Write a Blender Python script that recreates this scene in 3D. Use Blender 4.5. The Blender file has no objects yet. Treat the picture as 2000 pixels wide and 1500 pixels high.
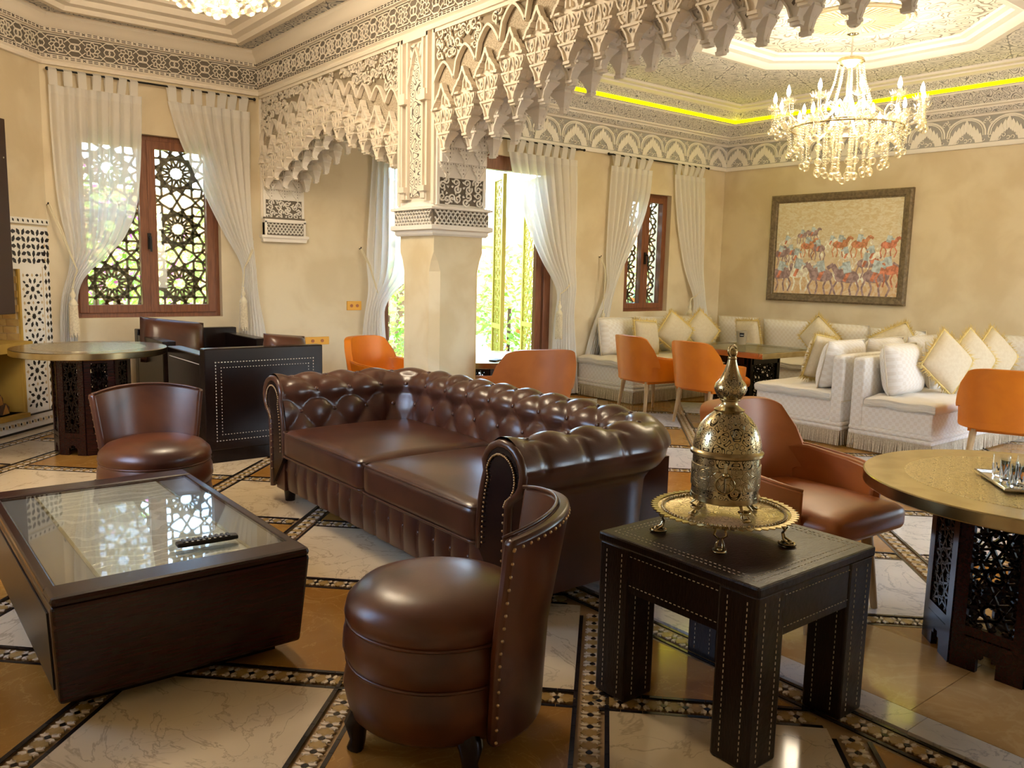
import bpy, bmesh, math, random
from mathutils import Vector, Matrix
random.seed(7)
S = bpy.context.scene
COL = S.collection
PI = math.pi
EXPOSURE, SKY, SUN, LAMP_R, LAMP_L = 2.05, .7, 2.5, 17, 40
# ------------------------------------------------------------------ camera, light, exposure
CAMH = 1.45
CR, CU, CF = Vector((.782512, -.622215, .022869)), Vector((.065823, .119193, .990687)), Vector((.619146, .773719, -.134226))
FPX = 1616.85
cd = bpy.data.cameras.new('camera'); cam = bpy.data.objects.new('camera', cd); COL.objects.link(cam)
cd.sensor_width = 36; cd.lens = FPX * 36 / 2000; cd.clip_start = .05; cd.clip_end = 200
mw = Matrix.Identity(4)
for i in range(3):
    mw[i][0] = CR[i]; mw[i][1] = CU[i]; mw[i][2] = -CF[i]
mw[2][3] = CAMH
cam.matrix_world = mw
S.camera = cam
S.view_settings.view_transform = 'Standard'; S.view_settings.look = 'None'
S.view_settings.gamma = 1; S.view_settings.use_curve_mapping = False
S.view_settings.exposure = EXPOSURE
S.cycles.max_bounces = 8; S.cycles.transparent_max_bounces = 16
wd = bpy.data.worlds.new('sky'); S.world = wd; wd.use_nodes = True
wn = wd.node_tree; wbg = wn.nodes['Background']
sky = wn.nodes.new('ShaderNodeTexSky'); sky.sky_type = 'NISHITA'; sky.sun_disc = False
sky.sun_elevation = math.radians(52); sky.sun_rotation = math.radians(200); sky.dust_density = 2.0; sky.ozone_density = 1.0
wn.links.new(sky.outputs[0], wbg.inputs[0]); wbg.inputs[1].default_value = SKY
sd = bpy.data.lights.new('sun', 'SUN'); sd.energy = SUN; sd.angle = math.radians(1.0); sd.color = (1, .93, .82)
sun = bpy.data.objects.new('sun', sd); COL.objects.link(sun)
sun.rotation_euler = Vector((-.45, .30, -1.05)).to_track_quat('-Z', 'Y').to_euler()   # high sun from beyond the right hand wall

def ray(x, y):
    return CF + CR * ((x - 1000) / FPX) - CU * ((y - 750) / FPX)
def onz(x, y, z):
    d = ray(x, y); t = (z - CAMH) / d.z; return Vector((d.x * t, d.y * t, z))
def ony(x, y, Y):
    d = ray(x, y); t = Y / d.y; return Vector((d.x * t, Y, CAMH + d.z * t))
def onx(x, y, X):
    d = ray(x, y); t = X / d.x; return Vector((X, d.y * t, CAMH + d.z * t))

# ------------------------------------------------------------------ mesh helper
class MB:
    def __init__(s):
        s.v = []; s.f = []
    def add(s, vs, fs):
        o = len(s.v); s.v += [tuple(q) for q in vs]; s.f += [tuple(i + o for i in q) for q in fs]
        return s
    def box(s, x0, x1, y0, y1, z0, z1):
        return s.add([(x, y, z) for z in (z0, z1) for y in (y0, y1) for x in (x0, x1)],
                     [(0, 2, 3, 1), (4, 5, 7, 6), (0, 1, 5, 4), (1, 3, 7, 5), (3, 2, 6, 7), (2, 0, 4, 6)])
    def cbox(s, c, sz, rot=None):
        vs = []
        for z in (-.5, .5):
            for y in (-.5, .5):
                for x in (-.5, .5):
                    q = Vector((x * sz[0], y * sz[1], z * sz[2]))
                    if rot is not None: q = rot @ q
                    vs.append(q + Vector(c))
        return s.add(vs, [(0, 2, 3, 1), (4, 5, 7, 6), (0, 1, 5, 4), (1, 3, 7, 5), (3, 2, 6, 7), (2, 0, 4, 6)])
    def bar(s, p, q, w, t, n):                       # flat bar from p to q, width w, depth t along n
        p = Vector(p); q = Vector(q); n = Vector(n).normalized(); d = (q - p)
        if d.length < 1e-6: return s
        d.normalize(); e = d.cross(n).normalized() * (w / 2); m = n * (t / 2)
        vs = [p - e - m, p + e - m, q + e - m, q - e - m, p - e + m, p + e + m, q + e + m, q - e + m]
        return s.add(vs, [(0, 3, 2, 1), (4, 5, 6, 7), (0, 1, 5, 4), (1, 2, 6, 5), (2, 3, 7, 6), (3, 0, 4, 7)])
    def prism(s, poly, a, b, fn=None):               # polygon (u,v) extruded from w=a to w=b, mapped by fn(u,v,w)
        fn = fn or (lambda u, v, w: (u, v, w)); n = len(poly)
        vs = [fn(u, v, a) for u, v in poly] + [fn(u, v, b) for u, v in poly]
        return s.add(vs, [tuple(range(n))[::-1], tuple(range(n, 2 * n))] + [(i, (i + 1) % n, n + (i + 1) % n, n + i) for i in range(n)])
    def lathe(s, prof, n=24, c=(0, 0, 0), mat=None, ribs=0, rib=0):
        vs = []; m = len(prof)
        for i in range(n):
            a = 2 * PI * i / n; k = 1 + rib * math.cos(ribs * a)
            for r, z in prof:
                q = Vector((r * k * math.cos(a), r * k * math.sin(a), z))
                if mat is not None: q = mat @ q
                vs.append(q + Vector(c))
        fs = []
        for i in range(n):
            j = (i + 1) % n
            for k in range(m - 1):
                fs.append((i * m + k, j * m + k, j * m + k + 1, i * m + k + 1))
        if prof[0][0] > 1e-5: fs.append(tuple(i * m for i in range(n))[::-1])
        if prof[-1][0] > 1e-5: fs.append(tuple(i * m + m - 1 for i in range(n)))
        return s.add(vs, fs)
    def tube(s, pts, r, n=8, closed=False):
        pts = [Vector(q) for q in pts]; m = len(pts); vs = []
        rr = r if isinstance(r, (list, tuple)) else [r] * m
        up = None
        for i, q in enumerate(pts):
            a = pts[(i - 1) % m] if (i > 0 or closed) else pts[i]
            b = pts[(i + 1) % m] if (i < m - 1 or closed) else pts[i]
            d = (b - a).normalized()
            if up is None: up = d.orthogonal().normalized()
            up = (up - d * up.dot(d)).normalized(); w = d.cross(up)
            for k in range(n):
                t = 2 * PI * k / n; vs.append(q + (up * math.cos(t) + w * math.sin(t)) * rr[i])
        fs = []
        for i in range(m if closed else m - 1):
            for k in range(n):
                j = (i + 1) % m; fs.append((i * n + k, i * n + (k + 1) % n, j * n + (k + 1) % n, j * n + k))
        if not closed: fs += [tuple(range(n))[::-1], tuple((m - 1) * n + k for k in range(n))]
        return s.add(vs, fs)
    def grid(s, fn, nu, nv, cu=False, cv=False):
        a = nu if cu else nu + 1; b = nv if cv else nv + 1
        vs = [fn(i / nu, j / nv) for i in range(a) for j in range(b)]; fs = []
        for i in range(nu):
            for j in range(nv):
                i2 = (i + 1) % a; j2 = (j + 1) % b
                fs.append((i * b + j, i2 * b + j, i2 * b + j2, i * b + j2))
        return s.add(vs, fs)
    def ball(s, c, r, n=8, m=6, sc=(1, 1, 1)):
        pr = [(r * math.sin(PI * k / m), -r * math.cos(PI * k / m)) for k in range(m + 1)]
        pr[0] = (0, -r); pr[-1] = (0, r)
        return s.lathe([(a * sc[0], b * sc[2]) for a, b in pr], n, c)
    def mesh(s, name, mat=None, smooth=0):
        me = bpy.data.meshes.new(name); me.from_pydata(s.v, [], s.f)
        if smooth:
            me.shade_smooth()
            if smooth < 180: me.set_sharp_from_angle(angle=math.radians(smooth))
        if mat: me.materials.append(mat)
        return me
    def build(s, name, mat, parent=None, smooth=0, bevel=0, kind=None, loc=None, sub=0):
        me = s.mesh(name, mat, smooth)
        bm = bmesh.new(); bm.from_mesh(me)
        bmesh.ops.remove_doubles(bm, verts=bm.verts, dist=1e-5); bmesh.ops.recalc_face_normals(bm, faces=bm.faces)
        bm.to_mesh(me); bm.free()
        if smooth:
            me.shade_smooth()
            if smooth < 180: me.set_sharp_from_angle(angle=math.radians(smooth))
        o = link(name, me, parent)
        if loc is not None: o.location = loc
        if bevel:
            b = o.modifiers.new('bevel', 'BEVEL'); b.width = bevel; b.segments = 2; b.limit_method = 'ANGLE'; b.angle_limit = math.radians(40)
        if sub:
            b = o.modifiers.new('sub', 'SUBSURF'); b.levels = sub; b.render_levels = sub
        if kind: o['kind'] = kind
        return o
def link(name, data, parent=None, loc=None, rot=None):
    o = bpy.data.objects.new(name, data); COL.objects.link(o)
    if parent is not None: o.parent = parent
    if loc is not None: o.location = loc
    if rot is not None: o.rotation_euler = rot
    return o
def tag(o, label, cat, group=None):
    o['label'] = label; o['category'] = cat
    if group: o['group'] = group
    return o
def thing(name, label, cat, loc=(0, 0, 0), rz=0, group=None):
    o = link(name, None, None, loc, (0, 0, rz)); o.empty_display_size = .1
    return tag(o, label, cat, group)
def struct(mb, name, mat, smooth=0, bevel=0, parent=None):
    o = mb.build(name, mat, parent, smooth, bevel); o['kind'] = 'structure'; return o
def kids(o): return [c for c in bpy.data.objects if c.parent == o]
def dup(root, loc, rz=0, label=None, group=None, scale=None):
    allk = {}
    for c in bpy.data.objects:
        if c.parent is not None: allk.setdefault(c.parent.name, []).append(c)
    def cp(o, par):
        c = o.copy(); COL.objects.link(c); c.parent = par
        for ch in allk.get(o.name, []): cp(ch, c)
        return c
    r = cp(root, None); r.location = loc; r.rotation_euler = (0, 0, rz)
    if label: r['label'] = label
    if group: r['group'] = group
    if scale: r.scale = scale
    return r
def lerp(a, b, t): return a + (b - a) * t
def interp(tab, x):                                   # piecewise smooth table lookup
    if x <= tab[0][0]: return tab[0][1:]
    for a, b in zip(tab, tab[1:]):
        if x <= b[0]:
            t = (x - a[0]) / (b[0] - a[0]); return [lerp(p, q, t) for p, q in zip(a[1:], b[1:])]
    return tab[-1][1:]
def arc(cx, cy, r, a0, a1, n):
    return [(cx + r * math.cos(math.radians(lerp(a0, a1, i / n))), cy + r * math.sin(math.radians(lerp(a0, a1, i / n)))) for i in range(n + 1)]

# ------------------------------------------------------------------ material helper
class X:                                              # node expression
    def __init__(s, nt, k): s.nt = nt; s.k = k
    def op(s, o, b=None, c=None):
        n = s.nt.nodes.new('ShaderNodeMath'); n.operation = o; s.nt.links.new(s.k, n.inputs[0])
        for i, q in ((1, b), (2, c)):
            if q is None: continue
            if isinstance(q, X): s.nt.links.new(q.k, n.inputs[i])
            else: n.inputs[i].default_value = q
        return X(s.nt, n.outputs[0])
    def __add__(s, b): return s.op('ADD', b)
    def __sub__(s, b): return s.op('SUBTRACT', b)
    def __mul__(s, b): return s.op('MULTIPLY', b)
    def cos(s): return s.op('COSINE')
    def abs(s): return s.op('ABSOLUTE')
    def step(s, lo, hi):
        n = s.nt.nodes.new('ShaderNodeMapRange'); n.interpolation_type = 'SMOOTHSTEP'; n.inputs[1].default_value = lo; n.inputs[2].default_value = hi
        s.nt.links.new(s.k, n.inputs[0]); return X(s.nt, n.outputs[0])
def mat0(name):
    m = bpy.data.materials.new(name); m.use_nodes = True
    return m, m.node_tree, m.node_tree.nodes['Principled BSDF']
def coords(nt):
    t = nt.nodes.new('ShaderNodeTexCoord'); s = nt.nodes.new('ShaderNodeSeparateXYZ'); nt.links.new(t.outputs['Object'], s.inputs[0])
    return t.outputs['Object'], [X(nt, s.outputs[i]) for i in range(3)]
def noise(nt, vec, scale, detail=3, dist=0, rough=.5):
    n = nt.nodes.new('ShaderNodeTexNoise'); n.inputs['Scale'].default_value = scale; n.inputs['Detail'].default_value = detail
    n.inputs['Distortion'].default_value = dist; n.inputs['Roughness'].default_value = rough
    if vec is not None: nt.links.new(vec, n.inputs['Vector'])
    return X(nt, n.outputs[0])
def mixc(nt, f, a, b):
    n = nt.nodes.new('ShaderNodeMix'); n.data_type = 'RGBA'
    if isinstance(f, X): nt.links.new(f.k, n.inputs[0])
    else: n.inputs[0].default_value = f
    for i, q in ((6, a), (7, b)):
        if isinstance(q, (tuple, list)): n.inputs[i].default_value = (*q, 1)
        else: nt.links.new(q, n.inputs[i])
    return n.outputs[2]
def bump(nt, bs, h, strength=.3, dist=.01):
    n = nt.nodes.new('ShaderNodeBump'); n.inputs['Strength'].default_value = strength; n.inputs['Distance'].default_value = dist
    nt.links.new(h.k, n.inputs['Height']); nt.links.new(n.outputs[0], bs.inputs['Normal'])
def plain(name, c, rough=.5, metal=0, c2=None, ns=8, bmp=0, bs_=None, bd=.004, coat=0, spec=None, stretch=None, sheen=0):
    m, nt, b = mat0(name)
    b.inputs['Base Color'].default_value = (*c, 1); b.inputs['Roughness'].default_value = rough; b.inputs['Metallic'].default_value = metal
    if coat: b.inputs['Coat Weight'].default_value = coat; b.inputs['Coat Roughness'].default_value = .08
    if spec is not None: b.inputs['Specular IOR Level'].default_value = spec
    if sheen: b.inputs['Sheen Weight'].default_value = sheen
    if c2 or bmp:
        vec, _ = coords(nt)
        if stretch:
            mp = nt.nodes.new('ShaderNodeMapping'); mp.inputs['Scale'].default_value = stretch; nt.links.new(vec, mp.inputs[0]); vec = mp.outputs[0]
        if c2: nt.links.new(mixc(nt, noise(nt, vec, ns, 4, .4).step(.35, .65), c, c2), b.inputs['Base Color'])
        if bmp: bump(nt, b, noise(nt, vec, bs_ or ns * 4, 3), bmp, bd)
    return m
def quasi(a, b, k, n=4):                              # interlacing star field of n wave directions
    q = None
    for i in range(n):
        t = PI * i / n; w = ((a * (k * math.cos(t))) + (b * (k * math.sin(t)))).cos(); q = w if q is None else q + w
    return q * (1 / n)
def ornament(name, hi, lo, axes, k, n=4, bands=3.2, thr=(.30, .62), rough=.7, dist=.012, strength=.8, swirl=0, metal=0):
    m, nt, b = mat0(name); vec, c = coords(nt)
    u, v = c[axes[0]], c[axes[1]]
    if len(axes) == 3: u = c[1].op('ARCTAN2', c[0]) * .1; v = c[2]
    if swirl:
        w = noise(nt, vec, swirl, 1); w2 = noise(nt, vec, swirl * 1.13 + .7, 1); u = u + (w - .5) * (.9 / swirl); v = v + (w2 - .5) * (.9 / swirl)
    q = quasi(u, v, k, n)
    h = ((q * (bands * PI)).cos().abs()).step(*thr)
    nt.links.new(mixc(nt, h, lo, hi), b.inputs['Base Color']); b.inputs['Roughness'].default_value = rough; b.inputs['Metallic'].default_value = metal
    bump(nt, b, h, strength, dist)
    return m
def marble(name, base, vein, sc=2.2, vw=.035, amt=.8, rough=.12):
    m, nt, b = mat0(name); t = nt.nodes.new('ShaderNodeTexCoord'); vec = t.outputs['Object']
    n1 = noise(nt, vec, sc, 6, 1.6, .6); r = ((n1 - .5).abs()).step(0, vw)
    n2 = noise(nt, vec, sc * 2.7, 5, .8); r2 = ((n2 - .47).abs()).step(0, vw * .55)
    cl = noise(nt, vec, sc * .7, 3)
    c1 = mixc(nt, cl.step(.3, .75), base, tuple(lerp(p, q, .35) for p, q in zip(base, vein)))
    c2 = mixc(nt, (r * -1 + 1) * (amt * .8), c1, vein); c3 = mixc(nt, (r2 * -1 + 1) * (amt * .45), c2, vein)
    nt.links.new(c3, b.inputs['Base Color']); b.inputs['Roughness'].default_value = rough
    return m
def emit(name, c, s):
    m, nt, b = mat0(name); b.inputs['Base Color'].default_value = (*c, 1); b.inputs['Emission Color'].default_value = (*c, 1); b.inputs['Emission Strength'].default_value = s
    return m
def glass(name, c=(1, 1, 1), rough=0, ior=1.45):
    m, nt, b = mat0(name); b.inputs['Base Color'].default_value = (*c, 1); b.inputs['Transmission Weight'].default_value = 1
    b.inputs['Roughness'].default_value = rough; b.inputs['IOR'].default_value = ior
    return m
def pane(name, tint=(1, 1, 1), gloss=.06):            # thin sheet of clear glass
    m = bpy.data.materials.new(name); m.use_nodes = True; nt = m.node_tree; nt.nodes.clear()
    o = nt.nodes.new('ShaderNodeOutputMaterial'); t = nt.nodes.new('ShaderNodeBsdfTransparent'); g = nt.nodes.new('ShaderNodeBsdfGlossy'); x = nt.nodes.new('ShaderNodeMixShader')
    t.inputs[0].default_value = (*tint, 1); g.inputs['Roughness'].default_value = .02; x.inputs[0].default_value = gloss
    nt.links.new(t.outputs[0], x.inputs[1]); nt.links.new(g.outputs[0], x.inputs[2]); nt.links.new(x.outputs[0], o.inputs[0])
    return m
def sheer(name, c, open_=.25):
    m = bpy.data.materials.new(name); m.use_nodes = True; nt = m.node_tree; nt.nodes.clear(); N = nt.nodes.new
    o = N('ShaderNodeOutputMaterial'); d = N('ShaderNodeBsdfDiffuse'); t = N('ShaderNodeBsdfTranslucent'); a = N('ShaderNodeBsdfTransparent'); x = N('ShaderNodeMixShader'); y = N('ShaderNodeMixShader')
    d.inputs[0].default_value = (*c, 1); t.inputs[0].default_value = (*c, 1); x.inputs[0].default_value = .4; y.inputs[0].default_value = open_
    nt.links.new(d.outputs[0], x.inputs[1]); nt.links.new(t.outputs[0], x.inputs[2]); nt.links.new(x.outputs[0], y.inputs[1]); nt.links.new(a.outputs[0], y.inputs[2]); nt.links.new(y.outputs[0], o.inputs[0])
    return m

K = {}
K['plaster'] = plain('ochre_plaster', (.66, .54, .355), .55, c2=(.74, .63, .445), ns=2.2, bmp=.25, bs_=9, bd=.004)
K['column'] = plain('column_plaster', (.70, .56, .33), .5, c2=(.78, .66, .44), ns=3, bmp=.3, bs_=14, bd=.003)
K['stucco'] = plain('cream_stucco', (.86, .77, .65), .6)
K['stuccow'] = plain('white_stucco', (.88, .83, .77), .6)
K['grain'] = plain('granular_stucco', (.62, .53, .40), .8, c2=(.38, .31, .22), ns=110, bmp=.8, bs_=120, bd=.008)  # darkened to put crevice shade into the colour
CREAM, DARKC = (.86, .77, .65), (.20, .17, .13)
K['scroll_yz'] = ornament('carved_scroll_yz', CREAM, (.26, .22, .17), (1, 2), 15, 3, 2.2, (.30, .55), swirl=5, dist=.03)  # darker colour here and below: shade painted into the carved recesses
K['scroll_xz'] = ornament('carved_scroll_xz', (.86, .82, .78), (.10, .09, .09), (0, 2), 26, 3, 2.2, (.30, .55), swirl=9, dist=.02)
K['niche_yz'] = ornament('pierced_star_yz', CREAM, (.14, .12, .10), (1, 2), 70, 4, 2.0, (.30, .5), dist=.01)
K['ceil_left'] = ornament('painted_star_ceiling', (.74, .70, .64), (.20, .20, .22), (0, 1), 46, 5, 2.6, (.25, .5), dist=.01)
K['ceil_right'] = ornament('carved_star_ceiling', (.90, .87, .83), (.36, .35, .36), (0, 1), 42, 5, 2.6, (.22, .5), dist=.012)
K['ceil_oct'] = ornament('carved_rosette_ceiling', (.92, .88, .76), (.46, .42, .34), (0, 1), 30, 4, 2.4, (.2, .5), swirl=4, dist=.012)
K['frz_x'] = ornament('carved_frieze_x', (.88, .85, .82), (.30, .29, .30), (0, 2), 95, 4, 2.0, (.25, .5), dist=.008)  # both friezes: recesses coloured grey, shade put in by height
K['frz_y'] = ornament('carved_frieze_y', (.88, .85, .82), (.30, .29, .30), (1, 2), 95, 4, 2.0, (.25, .5), dist=.008)
K['dark_ground'] = plain('frieze_ground', (.17, .14, .11), .8)
K['grey_ground'] = plain('grey_frieze_ground', (.42, .40, .39), .8)
K['led'] = emit('yellow_led', (1, .88, .0), 3.0)
K['wood_win'] = plain('brown_window_wood', (.17, .055, .022), .4, c2=(.24, .085, .035), ns=6, stretch=(14, 14, 1))
K['wood_dark'] = plain('dark_stained_wood', (.009, .004, .003), .26, c2=(.014, .006, .004), ns=8, spec=.3)
K['wood_red'] = plain('red_stained_wood', (.030, .007, .005), .25, c2=(.020, .005, .004), ns=8, stretch=(1, 14, 14), spec=.4)
K['wood_leg'] = plain('pale_beech_wood', (.62, .42, .20), .4, c2=(.52, .33, .14), ns=10, stretch=(12, 12, 1))
K['lea_brown'] = plain('brown_leather', (.085, .028, .014), .28, c2=(.058, .019, .010), ns=5, bmp=.12, bs_=160, bd=.002, spec=.6)
K['lea_tan'] = plain('rubbed_brown_leather', (.115, .032, .010), .32, c2=(.050, .013, .006), ns=3, bmp=.1, bs_=180, bd=.002, spec=.6)
K['lea_orange'] = plain('orange_leather', (.72, .205, .006), .42, c2=(.66, .175, .005), ns=6, bmp=.08, bs_=200, bd=.001)
K['lea_caramel'] = plain('caramel_leather', (.46, .14, .03), .36, c2=(.38, .11, .022), ns=5, bmp=.08, bs_=200, bd=.001)
K['lea_dark'] = plain('near_black_leather', (.010, .004, .004), .26, c2=(.018, .007, .006), ns=9, bmp=.2, bs_=60, bd=.002, spec=.35)
K['stitch'] = plain('pale_stitching', (.62, .55, .45), .7)
K['nail'] = plain('antique_nailhead', (.50, .34, .18), .3, .9)
K['black'] = plain('black_plastic', (.010, .010, .011), .35)
K['blackm'] = plain('black_metal', (.02, .018, .016), .4, .6)
K['brass'] = plain('aged_brass', (.50, .40, .22), .25, 1, c2=(.30, .22, .11), ns=12)
K['brass_top'] = ornament('engraved_brass', (.66, .54, .30), (.34, .25, .11), (0, 1), 150, 4, 2.0, (.2, .7), .30, .002, .5, metal=.95)
K['brass_eng'] = ornament('chased_brass', (.50, .41, .24), (.22, .165, .085), (0, 1, 2), 200, 3, 2.0, (.25, .6), .3, .002, .6, swirl=30, metal=1)
K['brass_rim'] = plain('brushed_brass_rim', (.60, .50, .30), .24, 1, c2=(.50, .40, .22), ns=9)
K['brass_cut'] = ornament('pierced_brass', (.54, .45, .27), (.03, .022, .012), (0, 1, 2), 240, 4, 1.6, (.32, .45), .26, .003, .8, metal=1)
K['silver'] = plain('silver_metal', (.72, .70, .66), .18, 1)
K['chrome'] = plain('chrome', (.8, .8, .82), .08, 1)
K['gold_scr'] = plain('gold_painted_screen', (.62, .54, .10), .45, .2)
K['dark_scr'] = plain('bronze_lattice', (.25, .20, .10), .5, .1)
K['marble'] = marble('cream_marble', (.80, .655, .44), (.40, .29, .18), 1.7, .016, .75)
K['marblew'] = marble('white_marble', (.82, .80, .78), (.36, .37, .42), 2.2, .02, .75)
K['marblet'] = marble('tan_marble', (.34, .155, .028), (.60, .34, .09), 3.0, .018, .5)
K['marblep'] = marble('pale_tan_marble', (.55, .37, .17), (.70, .52, .30), 2.0, .05, .5)
K['m_mortar'] = plain('mosaic_tan', (.50, .33, .17), .25)
K['m_black'] = plain('mosaic_black', (.018, .012, .012), .18)
K['m_star'] = plain('mosaic_ochre', (.47, .30, .11), .2, c2=(.40, .25, .08), ns=30)
K['m_cream'] = plain('mosaic_cream', (.82, .68, .50), .2)
K['sheer'] = sheer('white_voile', (.97, .95, .92), .14)
K['sheer2'] = sheer('doubled_voile_hem', (.93, .91, .88), .06)
K['cord'] = plain('ivory_cord', (.74, .66, .48), .8, bmp=.5, bs_=140)
K['fringe'] = plain('yellow_fringe', (.80, .62, .25), .9, c2=(.70, .52, .18), ns=60, bmp=.8, bs_=200)
K['fringew'] = plain('ivory_fringe', (.78, .68, .50), .9, c2=(.62, .52, .36), ns=80)
K['piping'] = plain('ivory_piping', (.72, .62, .46), .7)
def brocade(name, base, mark, k=105):
    m, nt, b = mat0(name); vec, c = coords(nt)
    p = (c[0] + c[1]) * k; z = c[2] * k
    h = (((p + z) * .5).cos() * ((p - z) * .5).cos()).abs()
    g = ((p + z).cos() * (p - z).cos()).abs()
    hh = (h + g * .5).step(.28, .75)
    nt.links.new(mixc(nt, hh, base, mark), b.inputs['Base Color']); b.inputs['Roughness'].default_value = .75; b.inputs['Sheen Weight'].default_value = .2
    bump(nt, b, hh, .25, .004)
    return m
K['brocade'] = brocade('ivory_brocade', (.80, .73, .64), (.86, .81, .74))
K['ivory'] = plain('ivory_cotton', (.84, .77, .65), .8, c2=(.80, .72, .60), ns=5, bmp=.25, bs_=10, bd=.01, sheen=.2)
K['beige'] = plain('beige_linen', (.72, .62, .44), .85, c2=(.68, .57, .39), ns=40, bmp=.2, bs_=300, bd=.002)
K['crystal'] = glass('crystal', (1, .98, .93), 0, 1.5)
K['glasscup'] = glass('tumbler_glass', (1, 1, 1), 0, 1.3)
K['bulb'] = emit('candle_bulb', (1, .86, .62), 14)
K['pane'] = pane('window_glass', (.97, .99, .98), .05)
K['tabletop_glass'] = pane('table_glass', (.95, .97, .95), .22)
K['yellow_plate'] = plain('yellow_socket_plate', (.80, .40, .03), .35)
K['tile_white'] = plain('white_zellige', (.86, .83, .78), .2)
K['tile_black'] = plain('black_zellige', (.02, .018, .02), .18)
K['tile_tan'] = plain('tan_zellige', (.62, .47, .28), .25)
K['firebrick'] = plain('yellow_firebrick', (.55, .36, .12), .7, c2=(.46, .28, .09), ns=8, bmp=.4, bs_=30)
K['ochre'] = plain('ochre_hearth_plaster', (.52, .33, .06), .6, c2=(.44, .27, .05), ns=4)
K['log'] = plain('split_log_bark', (.16, .08, .04), .8, c2=(.09, .05, .03), ns=14, bmp=.8, bs_=30, stretch=(1, 6, 6))
K['log_cut'] = plain('split_log_face', (.55, .27, .06), .7)
K['foil'] = plain('dark_walnut_panel', (.045, .022, .014), .4)
# ================================================================== SETTING
YL, YR, XR, XS, XB = 8.35, 7.30, 9.50, 3.36, 3.80        # back wall (left / right room), right wall, screen wall faces
XJ = 5.14                                               # where the back wall steps forward, behind the column
def wall(name, u0, u1, z0, z1, holes, fn, mat, th=.28):
    us = sorted({u0, u1, *[h[0] for h in holes], *[h[1] for h in holes]}); zs = sorted({z0, z1, *[h[2] for h in holes], *[h[3] for h in holes]})
    mb = MB()
    for a, b in zip(us, us[1:]):
        for c, d in zip(zs, zs[1:]):
            m, n = (a + b) / 2, (c + d) / 2
            if any(h[0] < m < h[1] and h[2] < n < h[3] for h in holes): continue
            mb.prism([(a, c), (b, c), (b, d), (a, d)], 0, th, fn)
    return struct(mb, name, mat)
W1 = (1.60, 2.93, .94, 2.64); W2 = (7.60, 8.42, .985, 2.47); D1 = (4.77, XJ, 0, 2.75); D2 = (5.24, 6.42, 0, 2.70)
fb = lambda Y: (lambda u, v, w: (u, Y + w, v))
wall('wall_back', 1.15, XJ, 0, 3.9, [W1, D1], fb(YL), K['plaster'])
wall('wall_back_forward', XJ, 9.78, 0, 3.9, [D2, W2], fb(YR), K['plaster'])
struct(MB().box(XJ + .002, XJ + .10, YR + .02, YL + .01, 0, 3.9), 'wall_return', K['plaster'])
wall('wall_right', -3.2, YR, 0, 3.9, [(-1.8, .4, .9, 2.6)], lambda u, v, w: (XR + w, u, v), K['plaster'])  # unseen opening beside the camera end, added to let daylight in
R2 = math.sqrt(.5)
fd = lambda u, v, w: (1.40 - u * R2 - w * R2, YL - u * R2 + w * R2, v)     # the canted corner wall, u metres from the corner
wall('wall_corner', -.02, 2.6, 0, 3.9, [(.42, 1.6, .165, 1.38)], fd, K['plaster'])
wall('wall_left', -3.2, 6.5, 0, 3.9, [(3.3, 4.7, 1.1, 2.6)], lambda u, v, w: (-.44 - w, u, v), K['plaster'])  # unseen window hole added as side daylight for the left room
wall('wall_rear', -.6, 9.78, 0, 3.9, [(5.2, 8.0, .9, 2.6)], lambda u, v, w: (u, -3.2 - w, v), K['plaster'])  # unseen hole added so sky light enters from behind

def sweep(mb, path, prof, side=1, closed=False):        # mitred moulding; profile (inward distance, z)
    pts = [Vector((p[0], p[1])) for p in path]; n = len(pts); rings = []
    for i, p in enumerate(pts):
        a = (p - pts[i - 1]).normalized() if (i > 0 or closed) else None
        b = (pts[(i + 1) % n] - p).normalized() if (i < n - 1 or closed) else None
        na = Vector((a.y, -a.x)) * side if a else None; nb = Vector((b.y, -b.x)) * side if b else None
        if na is None: m = nb
        elif nb is None: m = na
        else: m = (na + nb); m = m / (m.dot(na))
        rings.append([(p.x + m.x * d, p.y + m.y * d, z) for d, z in prof])
    k = len(prof); vs = [q for r in rings for q in r]; fs = []
    for i in range(n if closed else n - 1):
        j = (i + 1) % n
        for q in range(k - 1): fs.append((i * k + q, j * k + q, j * k + q + 1, i * k + q + 1))
    return mb.add(vs, fs)
def offs(path, d, side=1):
    mb = MB(); sweep(mb, path, [(d, 0)], side); return [(v[0], v[1]) for v in mb.v]
LP = [(-.44, 6.51), (1.40, YL), (XS, YL), (XS, -3.2)]
RP = [(XB, -3.2), (XB, YL), (XJ, YL), (XJ, YR), (XR, YR), (XR, -3.2)]
# ---- left room cornice and tray ceiling
cl = struct(sweep(MB(), LP, [(0, 3.13), (.035, 3.13), (.04, 3.15), (.03, 3.165), (.05, 3.18), (.05, 3.205), (.03, 3.21)]), 'trim_1', K['stucco'], 30)
struct(sweep(MB(), LP, [(.03, 3.20), (.03, 3.40)]), 'frieze_ground', K['dark_ground'], parent=cl)
struct(sweep(MB(), LP, [(.03, 3.395), (.055, 3.40), (.055, 3.43), (.07, 3.44), (.085, 3.47), (.13, 3.51), (.13, 3.535), (.14, 3.54)]), 'upper_moulding', K['stucco'], 30, parent=cl)
LC = [(-.44, -3.2)] + LP
tray = [(.30, 3.54), (.30, 3.515), (.35, 3.515), (.37, 3.55), (.43, 3.56), (.45, 3.60), (.52, 3.61), (.54, 3.66), (.60, 3.67), (.61, 3.70)]
lc = struct(sweep(MB(), LC, [(.13, 3.54), (.30, 3.54)], 1, True), 'ceiling', K['ceil_left'])
struct(sweep(MB(), LC, tray, 1, True), 'tray_moulding', K['stucco'], 30, parent=lc)
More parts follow.
